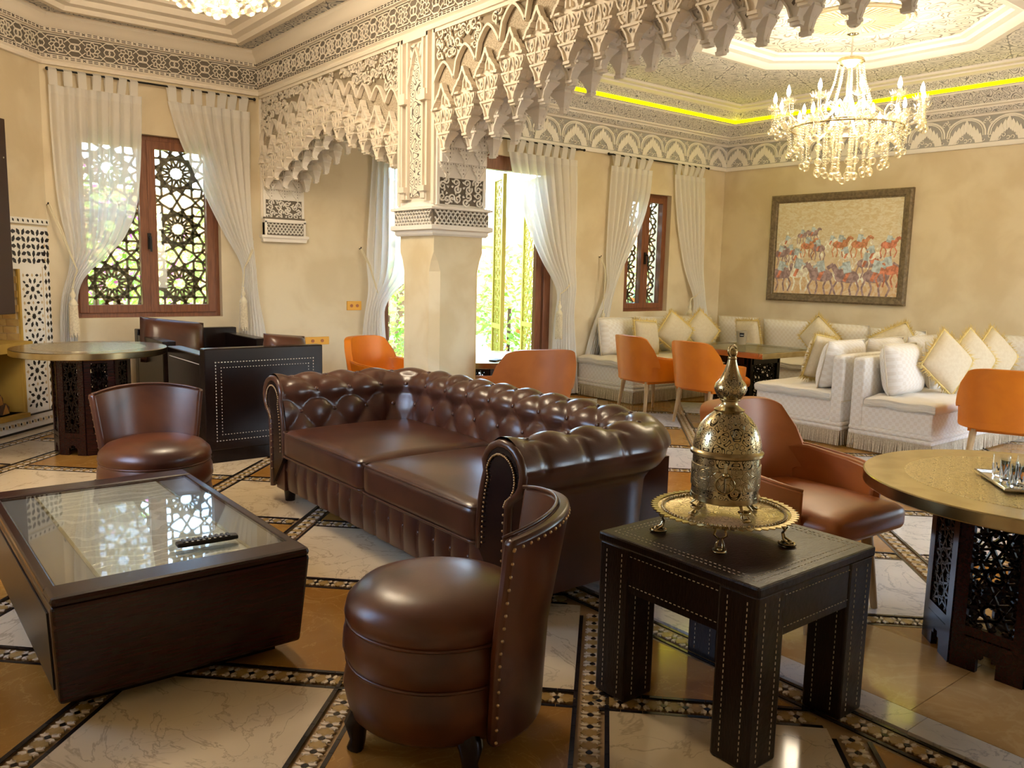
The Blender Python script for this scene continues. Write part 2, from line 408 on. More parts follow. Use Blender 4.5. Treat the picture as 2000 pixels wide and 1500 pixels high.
struct(sweep(MB(), LC, [(.60, 3.70), (.72, 3.70)], 1, True), 'tray_border', K['stucco'], parent=lc)
inner = offs(LC[:] + [LC[0], LC[1]], .72)[1:-1]
struct(MB().add([(x, y, 3.70) for x, y in inner], [tuple(range(len(inner)))]), 'tray_field', K['ceil_left'], parent=lc)
struct(MB().box(-.9, 4.0, -3.4, 8.7, 3.90, 4.0), 'ceiling_slab', K['stucco'], parent=lc)
# strapwork motif of the left frieze: an eight pointed star joined by crossed bands
def motif(p=.30, h=.175, n=(0, 0, 1)):
    mb = MB(); w = .0075; t = .008
    def L(*q):
        for a, b in zip(q, q[1:]): mb.bar((a[0], a[1], 0), (b[0], b[1], 0), w, t, n)
    pts = [((.068 if i % 2 == 0 else .050) * math.cos(PI * i / 8), (.068 if i % 2 == 0 else .050) * math.sin(PI * i / 8)) for i in range(17)]
    L(*pts)
    c = [(.026 * math.cos(PI * i / 4), .026 * math.sin(PI * i / 4)) for i in range(9)]; L(*c)
    for i in range(8):
        a = PI * i / 4; L((.026 * math.cos(a), .026 * math.sin(a)), (.05 * math.cos(a + .39), .05 * math.sin(a + .39)))
    H = h / 2
    for s in (-1, 1):
        L((-p / 2, s * H * .35), (-.115, s * H * .35), (-.075, s * H * .80), (.075, s * H * .80), (.115, s * H * .35), (p / 2, s * H * .35))
        L((-p / 2, s * H * .9), (-.12, s * H * .9), (-.06, s * .03)); L((p / 2, s * H * .9), (.12, s * H * .9), (.06, s * .03))
        mb.bar((-p / 2, s * H, 0), (p / 2, s * H, 0), .006, t, n)
    for x in (-p / 2, p / 2 - .0001):
        q = [(x * .86 + .028 * math.cos(PI * i / 3) * (1 if x < 0 else 1), .028 * math.sin(PI * i / 3)) for i in range(7)]; L(*q)
    return mb.mesh('frieze_motif', K['stucco'])
MOT = motif()
def beads(p=.30):                                        # dashed bead line
    mb = MB()
    for k in range(6):
        x = -p / 2 + p * (k + .5) / 6
        if k % 3 == 1:
            for sx in (-1, 1):
                mb.bar((x - .012, -.008 * sx, 0), (x + .012, .008 * sx, 0), .007, .006, (0, 0, 1))
        else:
            for sy in (-.007, .007): mb.bar((x - .017, sy, 0), (x + .017, sy, 0), .006, .006, (0, 0, 1))
    return mb.mesh('bead_row', K['dark_ground'])
BEAD = beads()
def along(path, inward, z, period, mesh, name, parent, t0=0, side=1, tilt=0, skip=(), lim=None):
    n = 0
    for i, (a, b) in enumerate(zip(path, path[1:])):
        if i in skip: continue
        a = Vector(a); b = Vector(b); d = (b - a); L = d.length; d.normalize(); nn = Vector((d.y, -d.x)) * side
        k = max(1, round((L - 2 * inward * 0) / period)); p = L / k
        for j in range(k):
            c = a + d * (p * (j + .5)) + nn * inward
            if lim and not lim(c): continue
            o = link(name, mesh, parent, (c.x, c.y, z))
            o.matrix_local = Matrix(((d.x, 0, nn.x, c.x), (d.y, 0, nn.y, c.y), (0, 1, 0, z), (0, 0, 0, 1))) @ Matrix.Diagonal((p / period, 1, 1, 1))
            n += 1
    return n
see = lambda c: c.y > 2.2
along(LP, .036, 3.30, .30, MOT, 'frieze_motif', cl, lim=see)
along(LP, .0535, 3.195, .30, BEAD, 'bead_row', cl, lim=see)
along(LP, .0585, 3.416, .30, BEAD, 'bead_row', cl, lim=see)

# ---- right room cornice: arcaded frieze, scroll band, light cove, ceiling
cr = struct(sweep(MB(), RP, [(0, 2.87), (.03, 2.87), (.04, 2.89), (.04, 2.915), (.025, 2.92)]), 'trim_2', K['stuccow'], 30)
struct(sweep(MB(), RP, [(.025, 2.92), (.025, 3.19)]), 'arcade_ground', K['grey_ground'], parent=cr)
struct(sweep(MB(), RP, [(.025, 3.185), (.06, 3.19), (.07, 3.205), (.10, 3.21)]), 'lower_moulding', K['stuccow'], 30, parent=cr)
def along_mat(path, prof, name, par):
    for i, (a, b) in enumerate(zip(path, path[1:])):
        mb = MB(); sweep(mb, path, prof); k = len(prof)
        fs = [f for f in mb.f if f[0] // k == i]
        vs = mb.v; m2 = MB(); m2.v = vs; m2.f = fs
        o = m2.build(name, K['frz_x'] if abs(a[1] - b[1]) < .01 else K['frz_y'], par)
along_mat(RP[3:], [(.10, 3.21), (.17, 3.245)], 'small_frieze', cr)
struct(sweep(MB(), RP, [(.17, 3.245), (.18, 3.262), (.215, 3.268), (.22, 3.283)]), 'middle_moulding', K['stuccow'], 30, parent=cr)
along_mat(RP[3:], [(.22, 3.283), (.42, 3.375)], 'scroll_frieze', cr)
struct(sweep(MB(), RP, [(.42, 3.375), (.43, 3.39), (.47, 3.392)]), 'cove_lip', K['stuccow'], parent=cr)
led = sweep(MB(), RP[3:], [(.475, 3.392), (.50, 3.425)]).build('led_strip', K['led']); tag(led, 'glowing yellow light strip along the ceiling cove over the painting wall', 'light strip')
along_mat(RP[3:], [(.505, 3.425), (.62, 3.49)], 'cove_frieze', cr)
struct(sweep(MB(), RP, [(.62, 3.49), (.64, 3.50), (.70, 3.505), (.71, 3.52), (.78, 3.525), (.80, 3.545)]), 'upper_moulding', K['stuccow'], 30, parent=cr)
OC, OR_ = (6.83, 4.0), 1.18
octo = [(OC[0] + OR_ / math.cos(PI / 8) * math.cos(PI / 8 + PI * i / 4), OC[1] + OR_ / math.cos(PI / 8) * math.sin(PI / 8 + PI * i / 4)) for i in range(8)]
rf = [(XB + .8, -2.4), (XR - .8, -2.4), (XR - .8, YR - .8), (XB + .8, YR - .8)]
m = MB(); ang = lambda p: math.atan2(p[1] - OC[1], p[0] - OC[0])
m.add([(x, y, 3.545) for x, y in rf + octo],
      [(2, 3, 4 + 2, 4 + 1), (3, 0, 4 + 4, 4 + 3), (0, 1, 4 + 6, 4 + 5), (1, 2, 4 + 0, 4 + 7), (2, 4 + 1, 4 + 0), (3, 4 + 3, 4 + 2), (0, 4 + 5, 4 + 4), (1, 4 + 7, 4 + 6)])
rc = struct(m, 'ceiling_right', K['ceil_right'])
struct(sweep(MB(), octo, [(-.10, 3.545), (-.10, 3.525), (-.03, 3.515), (0, 3.53), (.03, 3.56), (.09, 3.57), (.10, 3.60), (.15, 3.61), (.16, 3.63)], -1, True), 'octagon_moulding', K['stuccow'], 30, parent=rc)
o8 = offs(octo + octo[:2], .16, -1)[1:-1]
struct(MB().add([(x, y, 3.63) for x, y in o8], [tuple(range(8))]), 'octagon_field', K['ceil_oct'], parent=rc)
m = MB()
for i in range(48):
    a = 2 * PI * i / 48; m.bar((OC[0] + .17 * math.cos(a), OC[1] + .17 * math.sin(a), 3.625), (OC[0] + .40 * math.cos(a + .1), OC[1] + .40 * math.sin(a + .1), 3.625), .016, .014, (0, 0, 1))
for r_, w_ in ((.15, .012), (.42, .016), (.47, .012)): m.tube([(OC[0] + r_ * math.cos(i * PI / 24), OC[1] + r_ * math.sin(i * PI / 24), 3.625) for i in range(48)], w_, 6, True)
m.build('ceiling_rosette', plain('gilded_stucco', (.74, .64, .44), .6), rc)
struct(MB().box(4.0, 9.9, -3.4, 8.7, 3.90, 4.0), 'ceiling_slab', K['stucco'], parent=rc)
struct(sweep(MB(), RP, [(.80, 3.545), (.80, 3.90)]), 'ceiling_edge', K['stucco'], parent=rc)
# arcade motif: ringed arch over a stepped honeycomb peak with foliage at its foot
def arcade(p=.425, h=.265):
    mb = MB(); n = (0, 0, 1)
    for r, w in ((.47, .018), (.415, .010)):
        q = [(-p * r * math.cos(PI * i / 12) * (1 if True else 0), -.06 + (h * .62 + .03 * (r - .4) * 10) * (math.sin(PI * i / 12)) ** .8) for i in range(13)]
        for a, b in zip(q, q[1:]): mb.bar((a[0], a[1], .004), (b[0], b[1], .004), w, .012, n)
    steps = [(-.42, -.13), (-.36, -.03), (-.33, -.05), (-.27, .02), (-.24, -.005), (-.18, .05), (-.15, .025), (-.09, .08), (-.06, .06), (0, .12)]
    out = [(x * p, z * h / .265) for x, z in steps] + [(-x * p, z * h / .265) for x, z in steps[-2::-1]]
    inn = [(x * p * .55, -.13 + (z + .13) * .5) for x, z in steps]
    inn = inn + [(-x, z) for x, z in inn[-2::-1]]
    for a, b, c, d in zip(out, out[1:], inn, inn[1:]):
        mb.add([(*a, .012), (*b, .012), (*d, .004), (*c, .004), (*a, 0), (*b, 0)], [(0, 1, 2, 3), (0, 4, 5, 1)])
    for k in range(9):                                   # foliage curls
        x = (k - 4) * p * .105; r = .017
        c = [(x + r * math.cos(.7 * i + k), -.095 + .02 * math.cos(k * 2.1) + r * math.sin(.7 * i + k)) for i in range(8)]
        for a, b in zip(c, c[1:]): mb.bar((*a, .004), (*b, .004), .008, .008, n)
    for s in (-1, 1):
        for k in range(4):
            x = s * p * (.40 + .03 * k); z = .06 + .018 * k; r = .014
            c = [(x + r * math.cos(.9 * i + k), z + r * math.sin(.9 * i + k)) for i in range(6)]
            for a, b in zip(c, c[1:]): mb.bar((*a, .003), (*b, .003), .006, .007, n)
    return mb.mesh('arcade_motif', K['stuccow'])
ARC = arcade()
along(RP, .028, 3.052, .425, ARC, 'arcade_motif', cr, skip=(0, 1, 2), lim=lambda c: c.y > 2.3 and c.x > 5.2)

# ---- the carved screen wall with its two honeycombed arches
scr = struct(MB().box(XS, XB, -3.2, YL, 3.13, 3.90), 'wall_screen', K['stucco'])
CY0, CY1 = 5.15, 5.62                                   # column in plan
# column shaft with stopped chamfers
m = MB(); c = .05
def octsh(c, z): return [(XS + c, CY0, z), (XB - c, CY0, z), (XB, CY0 + c, z), (XB, CY1 - c, z), (XB - c, CY1, z), (XS + c, CY1, z), (XS, CY1 - c, z), (XS, CY0 + c, z)]
rg = [octsh(.06, 0), octsh(.06, 1.44), octsh(.035, 1.52), octsh(.003, 1.58), octsh(.003, 1.72)]
m.add([q for r in rg for q in r], [(i * 8 + k, i * 8 + (k + 1) % 8, i * 8 + 8 + (k + 1) % 8, i * 8 + 8 + k) for i in range(4) for k in range(8)] + [tuple(range(32, 40))])
colm = struct(m, 'wall_column', K['column'])
# capital
cap = [(0, 1.70), (.02, 1.70), (.03, 1.715), (.03, 1.735), (.055, 1.745), (.055, 1.775), (.035, 1.78)]
rect = [(XS, CY0), (XS, CY1), (XB, CY1), (XB, CY0)]
struct(sweep(MB(), rect, cap, -1, True), 'capital_moulding', K['stuccow'], 30, parent=colm)
struct(sweep(MB(), rect, [(.03, 1.775), (.03, 1.89)], -1, True), 'capital_ground', K['dark_ground'], parent=colm)
struct(sweep(MB(), rect, [(.03, 1.885), (.055, 1.89), (.055, 1.905), (.01, 1.915), (.01, 1.95)], -1, True), 'capital_top', K['stuccow'], 30, parent=colm)
def criss(L, h, n_):                                     # crossed lattice with scalloped edges
    mb = MB(); p = L / n_
    for i in range(n_ + 1):
        for s in (-1, 1):
            a, b = i * p - L / 2, i * p - L / 2 + s * h * .75
            if abs(b) > L / 2: t = (L / 2 * s - a) / (b - a); b = L / 2 * s; z1 = -h / 2 + h * t
            else: z1 = h / 2
            mb.bar((a, -h / 2, 0), (b, z1, 0), .008, .012, (0, 0, 1))
            if abs(b - s * L / 2) < 1e-6: continue
    for i in range(n_):
        for z in (-1, 1):
            q = [(-L / 2 + p * (i + .5) + p * .5 * math.cos(PI * k / 5), z * (h / 2 - .006) - z * .012 * math.sin(PI * k / 5)) for k in range(6)]
            for a, b in zip(q, q[1:]): mb.bar((*a, .002), (*b, .002), .008, .014, (0, 0, 1))
    return mb
def put(mesh_or_mb, name, mat, parent, c, d, nn):
    me = mesh_or_mb.mesh(name, mat) if isinstance(mesh_or_mb, MB) else mesh_or_mb
    o = link(name, me, parent); o.matrix_local = Matrix(((d[0], 0, nn[0], c[0]), (d[1], 0, nn[1], c[1]), (0, 1, 0, c[2]), (0, 0, 0, 1))); return o
put(criss(.50, .105, 13), 'capital_lattice', K['stuccow'], colm, (XS - .034, (CY0 + CY1) / 2, 1.832), (0, -1), (-1, 0))
put(criss(.47, .105, 12), 'capital_lattice', K['stuccow'], colm, ((XS + XB) / 2, CY0 - .034, 1.832), (1, 0), (0, -1))
# pilaster with pointed niche above the capital
struct(MB().box(XS + .01, XB - .01, CY0 + .01, CY1 - .01, 1.9, 3.14), 'pilaster', K['stucco'], parent=colm)
NY = (CY0 + CY1) / 2
struct(MB().box(XS - .005, XS + .02, NY - .095, NY + .095, 1.99, 3.08), 'niche_field', K['niche_yz'], parent=colm)
m = MB()
for s in (-1, 1):
    m.box(XS - .03, XS + .01, NY + s * .105 - .012, NY + s * .105 + .012, 1.97, 3.11)
    m.box(XS - .035, XS + .01, NY + s * .17 - .012, NY + s * .17 + .012, 1.95, 3.13)
    m.box(XS - .06, XS + .01, NY + s * .14 - .045, NY + s * .14 + .045, 2.66, 2.70).box(XS - .05, XS + .01, NY + s * .14 - .03, NY + s * .14 + .03, 2.70, 2.74)
    m.box(XS - .06, XS + .01, NY + s * .14 - .045, NY + s * .14 + .045, 2.02, 2.06).box(XS - .045, XS + .01, NY + s * .14 - .03, NY + s * .14 + .03, 1.97, 2.02)
    q = [(NY + s * y, z) for y, z in ((.105, 2.74), (.10, 2.80), (.075, 2.86), (.07, 2.90), (.045, 2.94), (.04, 2.98), (0, 3.05))]
    for a, b in zip(q, q[1:]): m.bar((XS - .012, *a), (XS - .012, *b), .016, .035, (1, 0, 0))
m.box(XS - .035, XS + .01, NY - .18, NY + .18, 3.10, 3.13)
m.build('niche_frame', K['stucco'], colm)
for s in (-1, 1): m = MB().add([(XS - .0075, NY + s * .003, 3.08), (XS - .0075, NY + s * .095, 3.08), (XS - .0075, NY + s * .095, 2.78), (XS - .0075, NY + s * .05, 2.95)], [(0, 1, 2, 3)]).build('niche_spandrel', K['scroll_yz'], colm)

# honeycomb pieces
def corbel_mesh(mat, nm):
    half = [(.50, .0), (.49, -.06), (.44, -.12), (.36, -.17), (.36, -.19), (.41, -.195), (.41, -.215), (.38, -.26), (.31, -.31), (.24, -.335), (.24, -.35), (.29, -.355), (.29, -.38), (.16, -.47), (.085, -.57), (.085, -.61), (.11, -.62), (.10, -.66)]
    mb = MB(); n = len(half)
    fx = lambda w: .10 * (.5 - w); bx = lambda w: .10 + 1.0 * w
    A = [(fx(a), a, b) for a, b in half]; B = [(fx(a), -a, b) for a, b in half]; C = [(bx(a), a, b) for a, b in half]; D = [(bx(a), -a, b) for a, b in half]
    for P_, Q in ((A, B), (D, C), (C, A), (B, D)):
        mb.add(P_ + Q, [(i, i + 1, n + i + 1, n + i) for i in range(n - 1)])
    mb.add([A[-1], B[-1], D[-1], C[-1]], [(0, 1, 2, 3)]); mb.add([A[0], B[0], D[0], C[0]], [(3, 2, 1, 0)])
    nx = (1, 0, 0)                                        # raised ribs and leaf tracery on the front
    for s in (-1, 1):
        for q in ([(.03, -.02), (.10, -.14), (.12, -.34)], [(.46, -.03), (.42, -.10), (.33, -.17)], [(.37, -.23), (.30, -.30), (.22, -.34)], [(.25, -.385), (.13, -.48), (.07, -.58)], [(.18, -.03), (.26, -.10), (.24, -.18), (.16, -.12), (.18, -.03)], [(.16, -.225), (.24, -.26), (.14, -.32), (.16, -.225)]):
            for a, b in zip(q, q[1:]): mb.bar((-.0, s * a[0], a[1]), (.01, s * b[0], b[1]), .032, .10, nx)
        for w0, z0, z1 in ((.49, -.03, -.12), (.40, -.225, -.29)):   # small niche ribs on the flanks
            for xx in (.25, .45): mb.bar((xx, s * w0, z0), (xx - .05, s * (w0 - .08), z1), .05, .05, (0, 1, 0))
    for z, w, t in ((-.205, .43, .05), (-.367, .31, .05), (-.61, .11, .06)): mb.cbox((.03, 0, z), (.12, 2 * w, t * .6))
    k0 = len(mb.f)  # dark lozenges: shade of drilled holes painted on as flat faces
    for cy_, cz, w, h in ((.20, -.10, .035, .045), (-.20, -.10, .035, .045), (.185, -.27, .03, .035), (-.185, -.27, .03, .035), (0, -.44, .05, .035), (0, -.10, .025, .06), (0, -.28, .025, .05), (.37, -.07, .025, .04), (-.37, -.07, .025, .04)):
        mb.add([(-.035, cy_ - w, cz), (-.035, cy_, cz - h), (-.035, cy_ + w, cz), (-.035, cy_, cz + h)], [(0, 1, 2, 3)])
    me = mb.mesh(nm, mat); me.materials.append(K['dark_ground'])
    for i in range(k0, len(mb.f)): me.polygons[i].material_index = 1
    return me
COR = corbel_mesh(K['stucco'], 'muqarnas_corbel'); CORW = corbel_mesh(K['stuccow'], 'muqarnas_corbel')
def hood_mesh():
    half = [(0, .62), (.05, .50), (.12, .40), (.14, .33), (.22, .30), (.27, .20), (.34, .17), (.40, .08), (.42, 0), (.49, -.02)]
    mb = MB(); w = .075
    for s in (-1, 1):
        for a, b in zip(half, half[1:]): mb.bar((-.05, s * a[0], a[1]), (-.05, s * b[0], b[1]), w, .20, (1, 0, 0))
        q = [(0, .40), (.07, .26), (.08, .10)]
        for a, b in zip(q, q[1:]): mb.bar((.02, s * a[0], a[1]), (.02, s * b[0], b[1]), .05, .14, (1, 0, 0))
    pl = [(a, b) for a, b in half] + [(-a, b) for a, b in half[::-1]]
    mb.add([(.06, a, b) for a, b in half] + [(.06, -a, b) for a, b in half], [(i, i + 1, 10 + i + 1, 10 + i) for i in range(9)])
    for s in (-1, 1): mb.bar((-.03, s * .40, .0), (-.03, s * .2, .0), .05, .2, (1, 0, 0))
    return mb.mesh('muqarnas_hood', K['stucco'])
HOOD = hood_mesh()
def tendril(mat):
    mb = MB(); n = (1, 0, 0)
    for cx, cz, sg, ph in ((-.022, .0, 1, 0), (.03, .018, -1, 2.0)):
        q = [(cx + lerp(.038, .007, t / 14) * math.cos(sg * t * .62 + ph), cz + lerp(.038, .007, t / 14) * math.sin(sg * t * .62 + ph)) for t in range(15)]
        for i, (a, b) in enumerate(zip(q, q[1:])): mb.bar((0, *a), (0, *b), lerp(.013, .007, i / 14), .016, n)
    for a_, L in ((.6, .06), (2.4, .055), (4.1, .06), (5.2, .05)):
        c, s_ = math.cos(a_), math.sin(a_); w = .012
        mb.add([(-.006, .02 * c, .02 * s_), (-.010, .045 * c - w * s_, .045 * s_ + w * c), (-.004, L * c, L * s_), (-.010, .045 * c + w * s_, .045 * s_ - w * c), (.006, .045 * c, .045 * s_)], [(0, 1, 2, 3), (0, 1, 4), (1, 2, 4), (2, 3, 4), (3, 0, 4)])
    return mb.mesh('scroll_leaf', mat)
K['tan_ground'] = plain('carved_ground', (.33, .27, .19), .8)
TENDRIL = tendril(K['stucco']); TENDRILW = tendril(K['stuccow'])
def arch(name, y0, y1, period, tip, gap, hs, label_side):
    yc = (y0 + y1) / 2; n = round((y1 - y0) / period); p = (y1 - y0) / n
    N = n * 10; ys = [lerp(y0, y1, i / N) for i in range(N + 1)]
    def lobe(y):                                          # pointed scallops
        k = (y - y0) / p; fr = abs(k - math.floor(k) - .5) * 2; kc = y0 + (math.floor(min(k, n - 1e-6)) + .5) * p
        return min(3.115, tip(kc) + gap(kc) - .13 * (fr ** 1.6))
    low = lambda y: tip(y) - .17
    root = None
    for xa, xb, sgn in ((XS, XS + .025, -1), (XB - .025, XB, 1)):
        xf = xa if sgn < 0 else xb
        a = MB(); g = MB(); e = MB()
        a.add([(xf - sgn * .012, y, z) for y in ys for z in (3.135, lobe(y))], [(2 * i, 2 * i + 1, 2 * i + 3, 2 * i + 2) for i in range(N)])
        g.add([(xf - sgn * .02, y, z) for y in ys for z in (lobe(y), low(y) - .05)], [(2 * i, 2 * i + 1, 2 * i + 3, 2 * i + 2) for i in range(N)])
        for y, y2 in zip(ys, ys[1:]): e.bar((xf + sgn * .005, y, lobe(y)), (xf + sgn * .005, y2, lobe(y2)), .017, .036, (1, 0, 0))
        if root is None:
            root = struct(a, name, K['tan_ground'])
        else: a.build('spandrel', K['tan_ground'], root)
        g.build('granular_field', K['grain'], root); e.build('lobed_band', K['stucco'], root)
        if sgn < 0:
            f = MB()
            for y in (y0, y1): f.box(XS - .02, XS + .02, y - .018, y + .018, 1.93, 3.14)
            f.box(XS - .02, XS + .02, y0, y1, 3.105, 3.14); f.build('panel_frame', K['stucco'], root)
    m = MB()                                              # core of the soffit
    for y, y2 in zip(ys[::2], ys[2::2]):
        z = (low(y) + low(y2)) / 2; m.box(XS + .03, XB - .03, y, y2, z - .06, 3.14)
    m.build('soffit_core', K['stuccow'], root)
    for r, (x, dz, off) in enumerate(((XS - .01, 0, 0), (XS + .13, -.03, .5), (XB + .01, 0, 0))):
        for i in range(n + (1 if off else 0)):
            y = y0 + (i + .5 - off) * p
            if off and (i == 0 or i == n): continue
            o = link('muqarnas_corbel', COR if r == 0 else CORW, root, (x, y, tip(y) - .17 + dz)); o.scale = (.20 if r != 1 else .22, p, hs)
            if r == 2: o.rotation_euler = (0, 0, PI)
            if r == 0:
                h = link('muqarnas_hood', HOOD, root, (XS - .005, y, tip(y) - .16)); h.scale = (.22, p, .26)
    # carved tendrils over the spandrel
    rn = random.Random(int(period * 1000)); y = y0 + .06
    while y < y1 - .04:
        z = 3.07
        while z > lobe(y) + .055:
            if y > 2.9:
                o = link('scroll_leaf', TENDRIL, root, (XS - .004, y + rn.uniform(-.02, .02), z)); o.rotation_euler = (rn.uniform(0, 6.28), 0, 0); q = rn.uniform(.8, 1.15); o.scale = (1, q * rn.choice((-1, 1)), q)
            z -= .105
        y += .108
    # stepped honeycomb on the jambs
    for yj, s in ((y1, -1), (y0, 1)):
        z = tip(yj) - .27
        while z > 2.10:
            proj = .015 + (z - 2.05) * .30; yy = sorted((yj, yj + s * proj))
            MB().box(XS + .02, XB - .02, yy[0], yy[1], z, z + .11).build('jamb_tier', K['stuccow'], root)
            for i in range(3):
                o = link('muqarnas_corbel', CORW, root, (XS + .08 + .14 * i, yj + s * (proj + .014), z + .11)); o.scale = (.06, .135, .17)
                o.rotation_euler = (0, 0, PI / 2 if s < 0 else -PI / 2)
            z -= .105
        yy = sorted((yj - s * .02, yj + s * .02))
        MB().box(XS + .01, XB - .01, yy[0], yy[1], 1.93, 2.24).build('jamb_panel', K['dark_ground'], root)
        for i in range(4):
            for k in range(3):
                o = link('scroll_leaf', TENDRILW, root, (XS + .07 + .10 * i, yj + s * .022, 1.98 + .09 * k)); o.rotation_euler = (rn.uniform(0, 6.28), 0, PI / 2); o.scale = (1, .85 * rn.choice((-1, 1)), .85)
        m = MB()
        for x in (XS + .012, XB - .012): m.box(x - .012, x + .012, min(yj, yj + s * .035), max(yj, yj + s * .035), 1.92, 2.6)
        m.build('jamb_edge', K['stuccow'], root)
    return root
ar1 = arch('wall_arch_small', CY1, YL, .2275, lambda y: 3.05 - .325 * abs(y - (CY1 + YL) / 2), lambda y: .05 + .10 * abs(y - (CY1 + YL) / 2), .38, 0)
ar2 = arch('wall_arch_large', .05, CY0, .25, lambda y: min(3.10, 3.46 - .285 * abs(y - 2.49)), lambda y: .15, .44, 0)
# end bracket of the small arch on the back wall
bk = struct(sweep(MB(), [(XB, YL), (XB, YL - .04), (XS, YL - .04), (XS, YL)], [(0, 1.70), (.015, 1.70), (.02, 1.73), (.035, 1.745), (.035, 1.765), (.02, 1.77)], -1), 'trim_3', K['stuccow'], 30)
MB().box(XS, XB, YL - .05, YL, 1.765, 1.95).build('bracket_ground', K['dark_ground'], bk)
put(criss(.43, .11, 11), 'bracket_lattice', K['stuccow'], bk, ((XS + XB) / 2, YL - .056, 1.835), (1, 0), (0, -1))
m = MB(); m.box(XS - .005, XB + .005, YL - .07, YL, 1.895, 1.93)
for x in (XS, XB - .02): m.box(x, x + .02, YL - .07, YL, 1.76, 1.91)
m.build('bracket_frame', K['stuccow'], bk)
# second column, out of sight to the right, that carries the large arch
struct(MB().box(XS, XB, -.42, .05, 0, 3.14), 'wall_column_near', K['column'])
# ------------------------------------------------------------------ floor
U0, V0, PU, PV = 0.0, 3.80, 1.17, 1.24
def clip(poly, a, b, c):                                  # keep a*x+b*y<=c
    out = []
    for i, p in enumerate(poly):
        q = poly[(i + 1) % len(poly)]; dp = a * p[0] + b * p[1] - c; dq = a * q[0] + b * q[1] - c
        if dp <= 0: out.append(p)
        if dp * dq < 0:
            t = dp / (dp - dq); out.append((lerp(p[0], q[0], t), lerp(p[1], q[1], t)))
    return out
def clipall(poly, hs):
    for h in hs:
        poly = clip(poly, *h)
        if len(poly) < 3: return None
    return poly
floor = struct(MB().box(-.8, 10, -3.4, 8.7, -.12, -.012), 'floor', K['m_mortar'])
HW = .062                                                 # half width of a mosaic band
XF = 2.60                                                 # white band begins
LREG = [(1, 0, XF - .165), (-1, 0, .44), (-1, 1, 6.55), (0, 1, 8.0), (0, -1, 3.2)]
RREG = [(-1, 0, -3.30), (1, 0, XR), (0, 1, YR), (0, -1, 3.2)]
R_ = math.sqrt(2)
def cell(iu, iv):
    u0, u1 = U0 + iu * PU + HW * R_, U0 + (iu + 1) * PU - HW * R_; v0, v1 = V0 + iv * PV + HW * R_, V0 + (iv + 1) * PV - HW * R_
    return [((v - u) / 2, (v + u) / 2) for u, v in ((u0, v0), (u0, v1), (u1, v1), (u1, v0))]
for reg, par in ((LREG, 0), (RREG, 1)):
    for iu in range(-9, 7):
        for iv in range(-6, 11):
            pl = clipall(cell(iu, iv), reg)
            if not pl: continue
            white = (iu + iv + par) % 2 == 0
            MB().prism(pl, -.02, 0).build('marble_tile', (K['marble'] if par == 0 else K['marblew']) if white else K['marblet'], floor)
# white threshold band and big tan slabs under the arches
for k in range(8):
    y0, y1 = -3.2 + k * 1.45, -3.2 + (k + 1) * 1.45
    MB().box(XF, 2.738, y0, y1 - .002, -.02, 0).build('threshold_slab', K['marblew'], floor)
ys = [-3.2, -2.3, -.75, .25, 1.207, 2.2, 3.2, 4.2, 5.2, 6.2, 7.3, 8.35]
for a, b in zip(ys, ys[1:]):
    MB().box(2.741, 3.30, a, b - .003, -.02, 0).build('threshold_slab', K['marblep'], floor)
# border of the left room along the canted wall and back wall
MB().prism(clipall([(-1, 5.5), (-1, 9), (4, 9), (4, 5.5)], [(1, -1, -6.70), (-1, 1, 6.97), (0, 1, YL), (1, 0, XF), (-1, 0, .44)]), -.02, .001).build('border_slab', K['marble'], floor)
MB().prism([(1.2, 8.05), (XF, 8.05), (XF, YL), (1.2, YL)], -.02, 0).build('border_slab', K['marble'], floor)
# mosaic bands: list of (start, direction, length)
bands = []
def addband(p, d, reg):
    L = [(-20, 20)]; t0, t1 = -20., 20.
    for a, b, c in reg:
        q = a * d[0] + b * d[1]; r = c - a * p[0] - b * p[1]
        if abs(q) < 1e-9:
            if r < 0: return
        elif q > 0: t1 = min(t1, r / q)
        else: t0 = max(t0, r / q)
    if t1 - t0 > .05: bands.append(((p[0] + d[0] * t0, p[1] + d[1] * t0), d, t1 - t0))
for reg in (LREG, RREG):
    for iu in range(-9, 7):
        u = U0 + iu * PU; addband((-u / 2, u / 2), (R2, R2), reg)
    for iv in range(-6, 11):
        v = V0 + iv * PV; addband((v / 2, v / 2), (-R2, R2), reg)
bands.append(((XF - .085, -3.2), (0, 1), 11.3)); bands.append(((-.44 + .33, 6.51 - .0), (R2, R2), 2.2))
P = .073
m_star = MB().prism([((.030 if i % 2 == 0 else .0235) * math.cos(PI * i / 8), (.030 if i % 2 == 0 else .0235) * math.sin(PI * i / 8)) for i in range(16)], -.004, .0012).mesh('mosaic_star', K['m_star'])
m_dia = MB().prism([(-.0135, 0), (0, -.011), (.0135, 0), (0, .011)], -.004, .0014).mesh('mosaic_diamond', K['m_black'])
cq = [(.003, .013), (.015, .003), (.024, .012), (.021, .019), (.026, .027), (.016, .025), (.012, .034), (.006, .026)]
m_cre = MB().prism(cq, -.004, .0012).mesh('mosaic_leaf', K['m_cream'])
m_blk = MB().box(-.0355, .0355, -.0075, .0075, -.004, .0012).mesh('mosaic_border', K['m_black'])
near = []; far = {k: MB() for k in ('s', 'd', 'c', 'b')}
CAM0 = Vector((0, 0, CAMH))
def shown(x, y):
    d = Vector((x, y, 0)) - CAM0; z = d.dot(CF)
    if z < .3: return None
    px, py = 1000 + FPX * d.dot(CR) / z, 750 - FPX * d.dot(CU) / z
    return z if -40 < px < 2040 and py < 1540 else None
def faradd(mb, me, M):
    mb.add([M @ v.co for v in me.vertices], [tuple(p.vertices) for p in me.polygons])
cnt = 0
